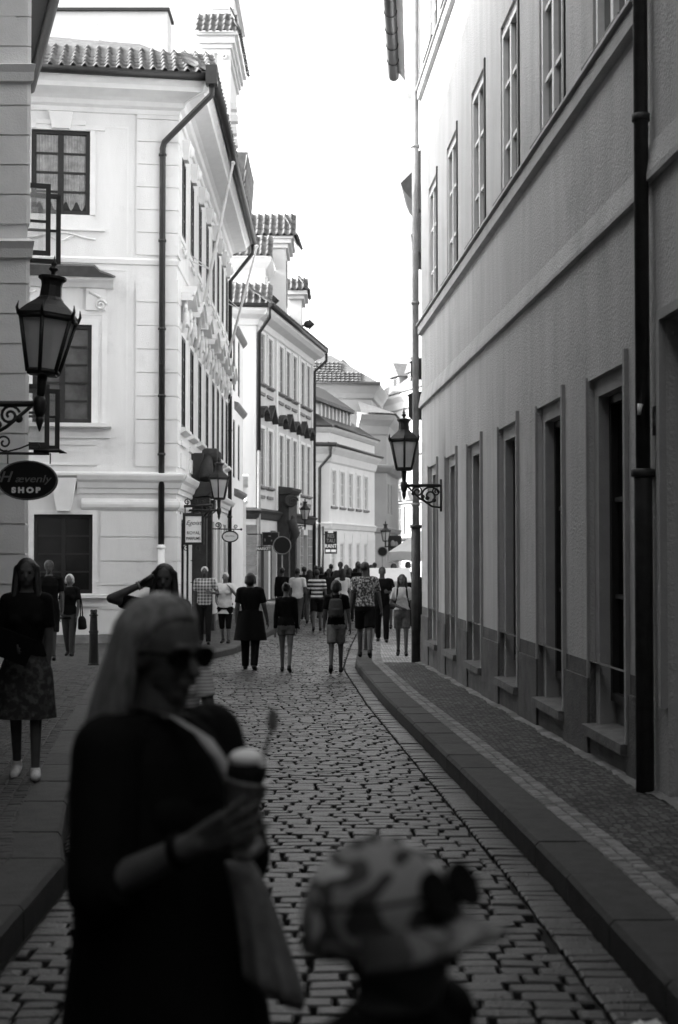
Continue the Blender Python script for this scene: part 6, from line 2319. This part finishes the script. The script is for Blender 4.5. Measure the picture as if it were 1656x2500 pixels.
cup = thing('ice_cream_cup', 'ice cream cup with white topping and a spoon held by the blonde woman', 'ice cream cup', tuple(cc))
tl = Matrix.Rotation(R(10), 3, 'Y')
mb = MB()
mb.lathe([(.026, -.06), (.03, -.055), (.042, .03), (.045, .032), (.045, .037), (.038, .035)], cc, 20, M=tl)
mb.build('cup', mat('clouded plastic cup', .22, .3, .1, 20), cup)
mb = MB()
mb.ball(cc + Vector((.004, 0, .05)), (.041, .041, .038), 16, 10)
mb.build('scoop', CL['dark'], cup)
mb = MB()
mb.ball(cc + Vector((.004, -.002, .078)), (.035, .035, .02), 16, 8)
mb.ball(cc + Vector((.024, -.004, .068)), (.018, .022, .017), 12, 8)
mb.build('topping', M['canvas'], cup)
mb = MB()
s0, s1 = cc + Vector((.03, 0, .05)), cc + Vector((.052, .01, .135))
mb.tube([s0, s1], .004, 6)
mb.ball(s1 + Vector((.003, 0, .018)), (.011, .004, .024), 10, 8)
mb.build('spoon', CL['mid'], cup)
tb = thing('tote_bag', 'pale cloth tote bag hanging at the side of the blonde woman', 'bag', (-.2, 2.98, .75))
mb = MB()
loops = []
n = 40
for t in range(13):
    q = t / 12
    z = 1.05 - .27 * q
    cx_ = -.205 + .075 * q ** .8
    rx, ry = .03 + .035 * q ** .8, .02 + .05 * q ** .7
    if t == 12:
        rx, ry = rx * .8, ry * .5
    loops.append([Vector((cx_ + rx * math.cos(2 * math.pi * k_ / n) * (1 + .09 * q * math.sin(5 * 2 * math.pi * k_ / n + 2 * q)), 2.94 + ry * math.sin(2 * math.pi * k_ / n) * (1 + .22 * q * math.sin(7 * 2 * math.pi * k_ / n + 3 * q)), z - .03 * math.cos(2 * math.pi * k_ / n) * q)) for k_ in range(n)])
mb.loft(loops, True, True)
mb.build('bag', CL['khaki'], tb)
sp = [o + T3 @ Vector(v) for v in ((.06, -.03, 1.395), (.058, .09, 1.385), (.046, .165, 1.35), (.03, .2, 1.3), (.0, .225, 1.22), (-.06, .23, 1.12))] + [Vector((-.2, 2.93, 1.06))]
mb = MB()
w_ = .019
L_, R_ = [], []
for q in sp:
    L_.append(q + Vector((-w_, 0, w_ * .4))); R_.append(q + Vector((w_, .01, -w_ * .4)))
mb.loft([[a, (a + b) / 2 + Vector((0, -.006, 0)), b, (a + b) / 2 + Vector((0, .006, 0))] for a, b in zip(L_, R_)], True, True)
mb.build('strap', CL['light'], tb)

# foreground: child in a camouflage cap, seen from above
p4, i4 = person('child in a camouflage cap passing right in front of the camera', .075, 1.95, gz(2), 124, 1.3, 1.05, None, (10, -10), SK, CL['black'], 'short', .5, 'shorts', CL['dark'], .8, 'short', CL['hair_d'], None, .008, head=(0, 6))
k, hc, HM = i4['k'], i4['hc'], i4['HM']
o = i4['org']
T4 = i4['T']
cp = thing('cap', 'camouflage baseball cap with sunglasses on it worn by the nearest child', 'cap', tuple(o + T4 @ (HM @ Vector((0, 0, hc)))))
ORG[cp.name] = tuple(o)
cp.location = o
n = 36
loops = []
for t in range(9):
    q = t / 8 * math.pi / 2
    loops.append([T4 @ (HM @ Vector((.098 * math.cos(q * .985) * math.cos(2 * math.pi * j / n), -.012 + .118 * math.cos(q * .985) * math.sin(2 * math.pi * j / n), hc - .095 + .115 * math.sin(q) + .006 * math.sin(j * 2 * math.pi / n * 6) * math.sin(2 * q)))) + o for j in range(n)])
loops = [[p + Vector((0, 0, -.03)) for p in loops[0]]] + loops
mb = MB()
mb.loft(loops, True, True)
mb.ball(T4 @ (HM @ Vector((0, -.012, hc + .022))) + o, .009, 8, 6)
mb.build('crown', CL['camo'], cp)
mb = MB()
tp, bt = [], []
for t in range(6):
    r_ = t / 5
    row = []
    for j in range(15):
        a = math.pi * (.5 + .44 * (j / 14 * 2 - 1))
        ca, sa = math.cos(a), math.sin(a)
        x = (.098 + .02 * r_ * 0) * ca * (1 + .06 * r_)
        y = -.012 + .112 * sa + .08 * r_ * (sa ** 1.2)
        z = hc - .085 - .012 * r_ - .03 * (x / .098) ** 2 * r_
        row.append(Vector((x, y, z)))
    tp.append([T4 @ (HM @ p) + o for p in row])
    bt.append([T4 @ (HM @ (p - Vector((0, 0, .006)))) + o for p in row])
mb.loft([a + list(reversed(b)) for a, b in zip(tp, bt)], True, True)
mb.build('brim', CL['camo2'], cp)
sgl = thing('sunglasses', 'dark sunglasses resting on the brim of the camouflage cap', 'sunglasses', tuple(o))
ORG[sgl.name] = tuple(o)
mb = MB()
fr = MB()
for sg in (-1, 1):
    ctr = Vector((sg * .036, .109, hc - .045))
    ring_ = [ctr + Vector((.031 * math.cos(t * math.pi / 8), -.006 * abs(math.cos(t * math.pi / 8)) - .012 * math.sin(t * math.pi / 8), .027 * math.sin(t * math.pi / 8))) for t in range(16)]
    mb.loft([[T4 @ (HM @ (q + Vector((0, -.006, 0)))) + o for q in ring_], [T4 @ (HM @ q) + o for q in ring_]], True, False)
    fr.tube([T4 @ (HM @ (q + Vector((0, -.003, 0)))) + o for q in ring_ + ring_[:1]], .0035, 6)
    fr.tube([T4 @ (HM @ Vector(v)) + o for v in ((sg * .066, .106, hc - .045), (sg * .104, .05, hc - .05), (sg * .104, -.03, hc - .055))], .0035, 6)
mb.build('lens', CL['black'], sgl)
fr.build('frame', CL['black'], sgl)
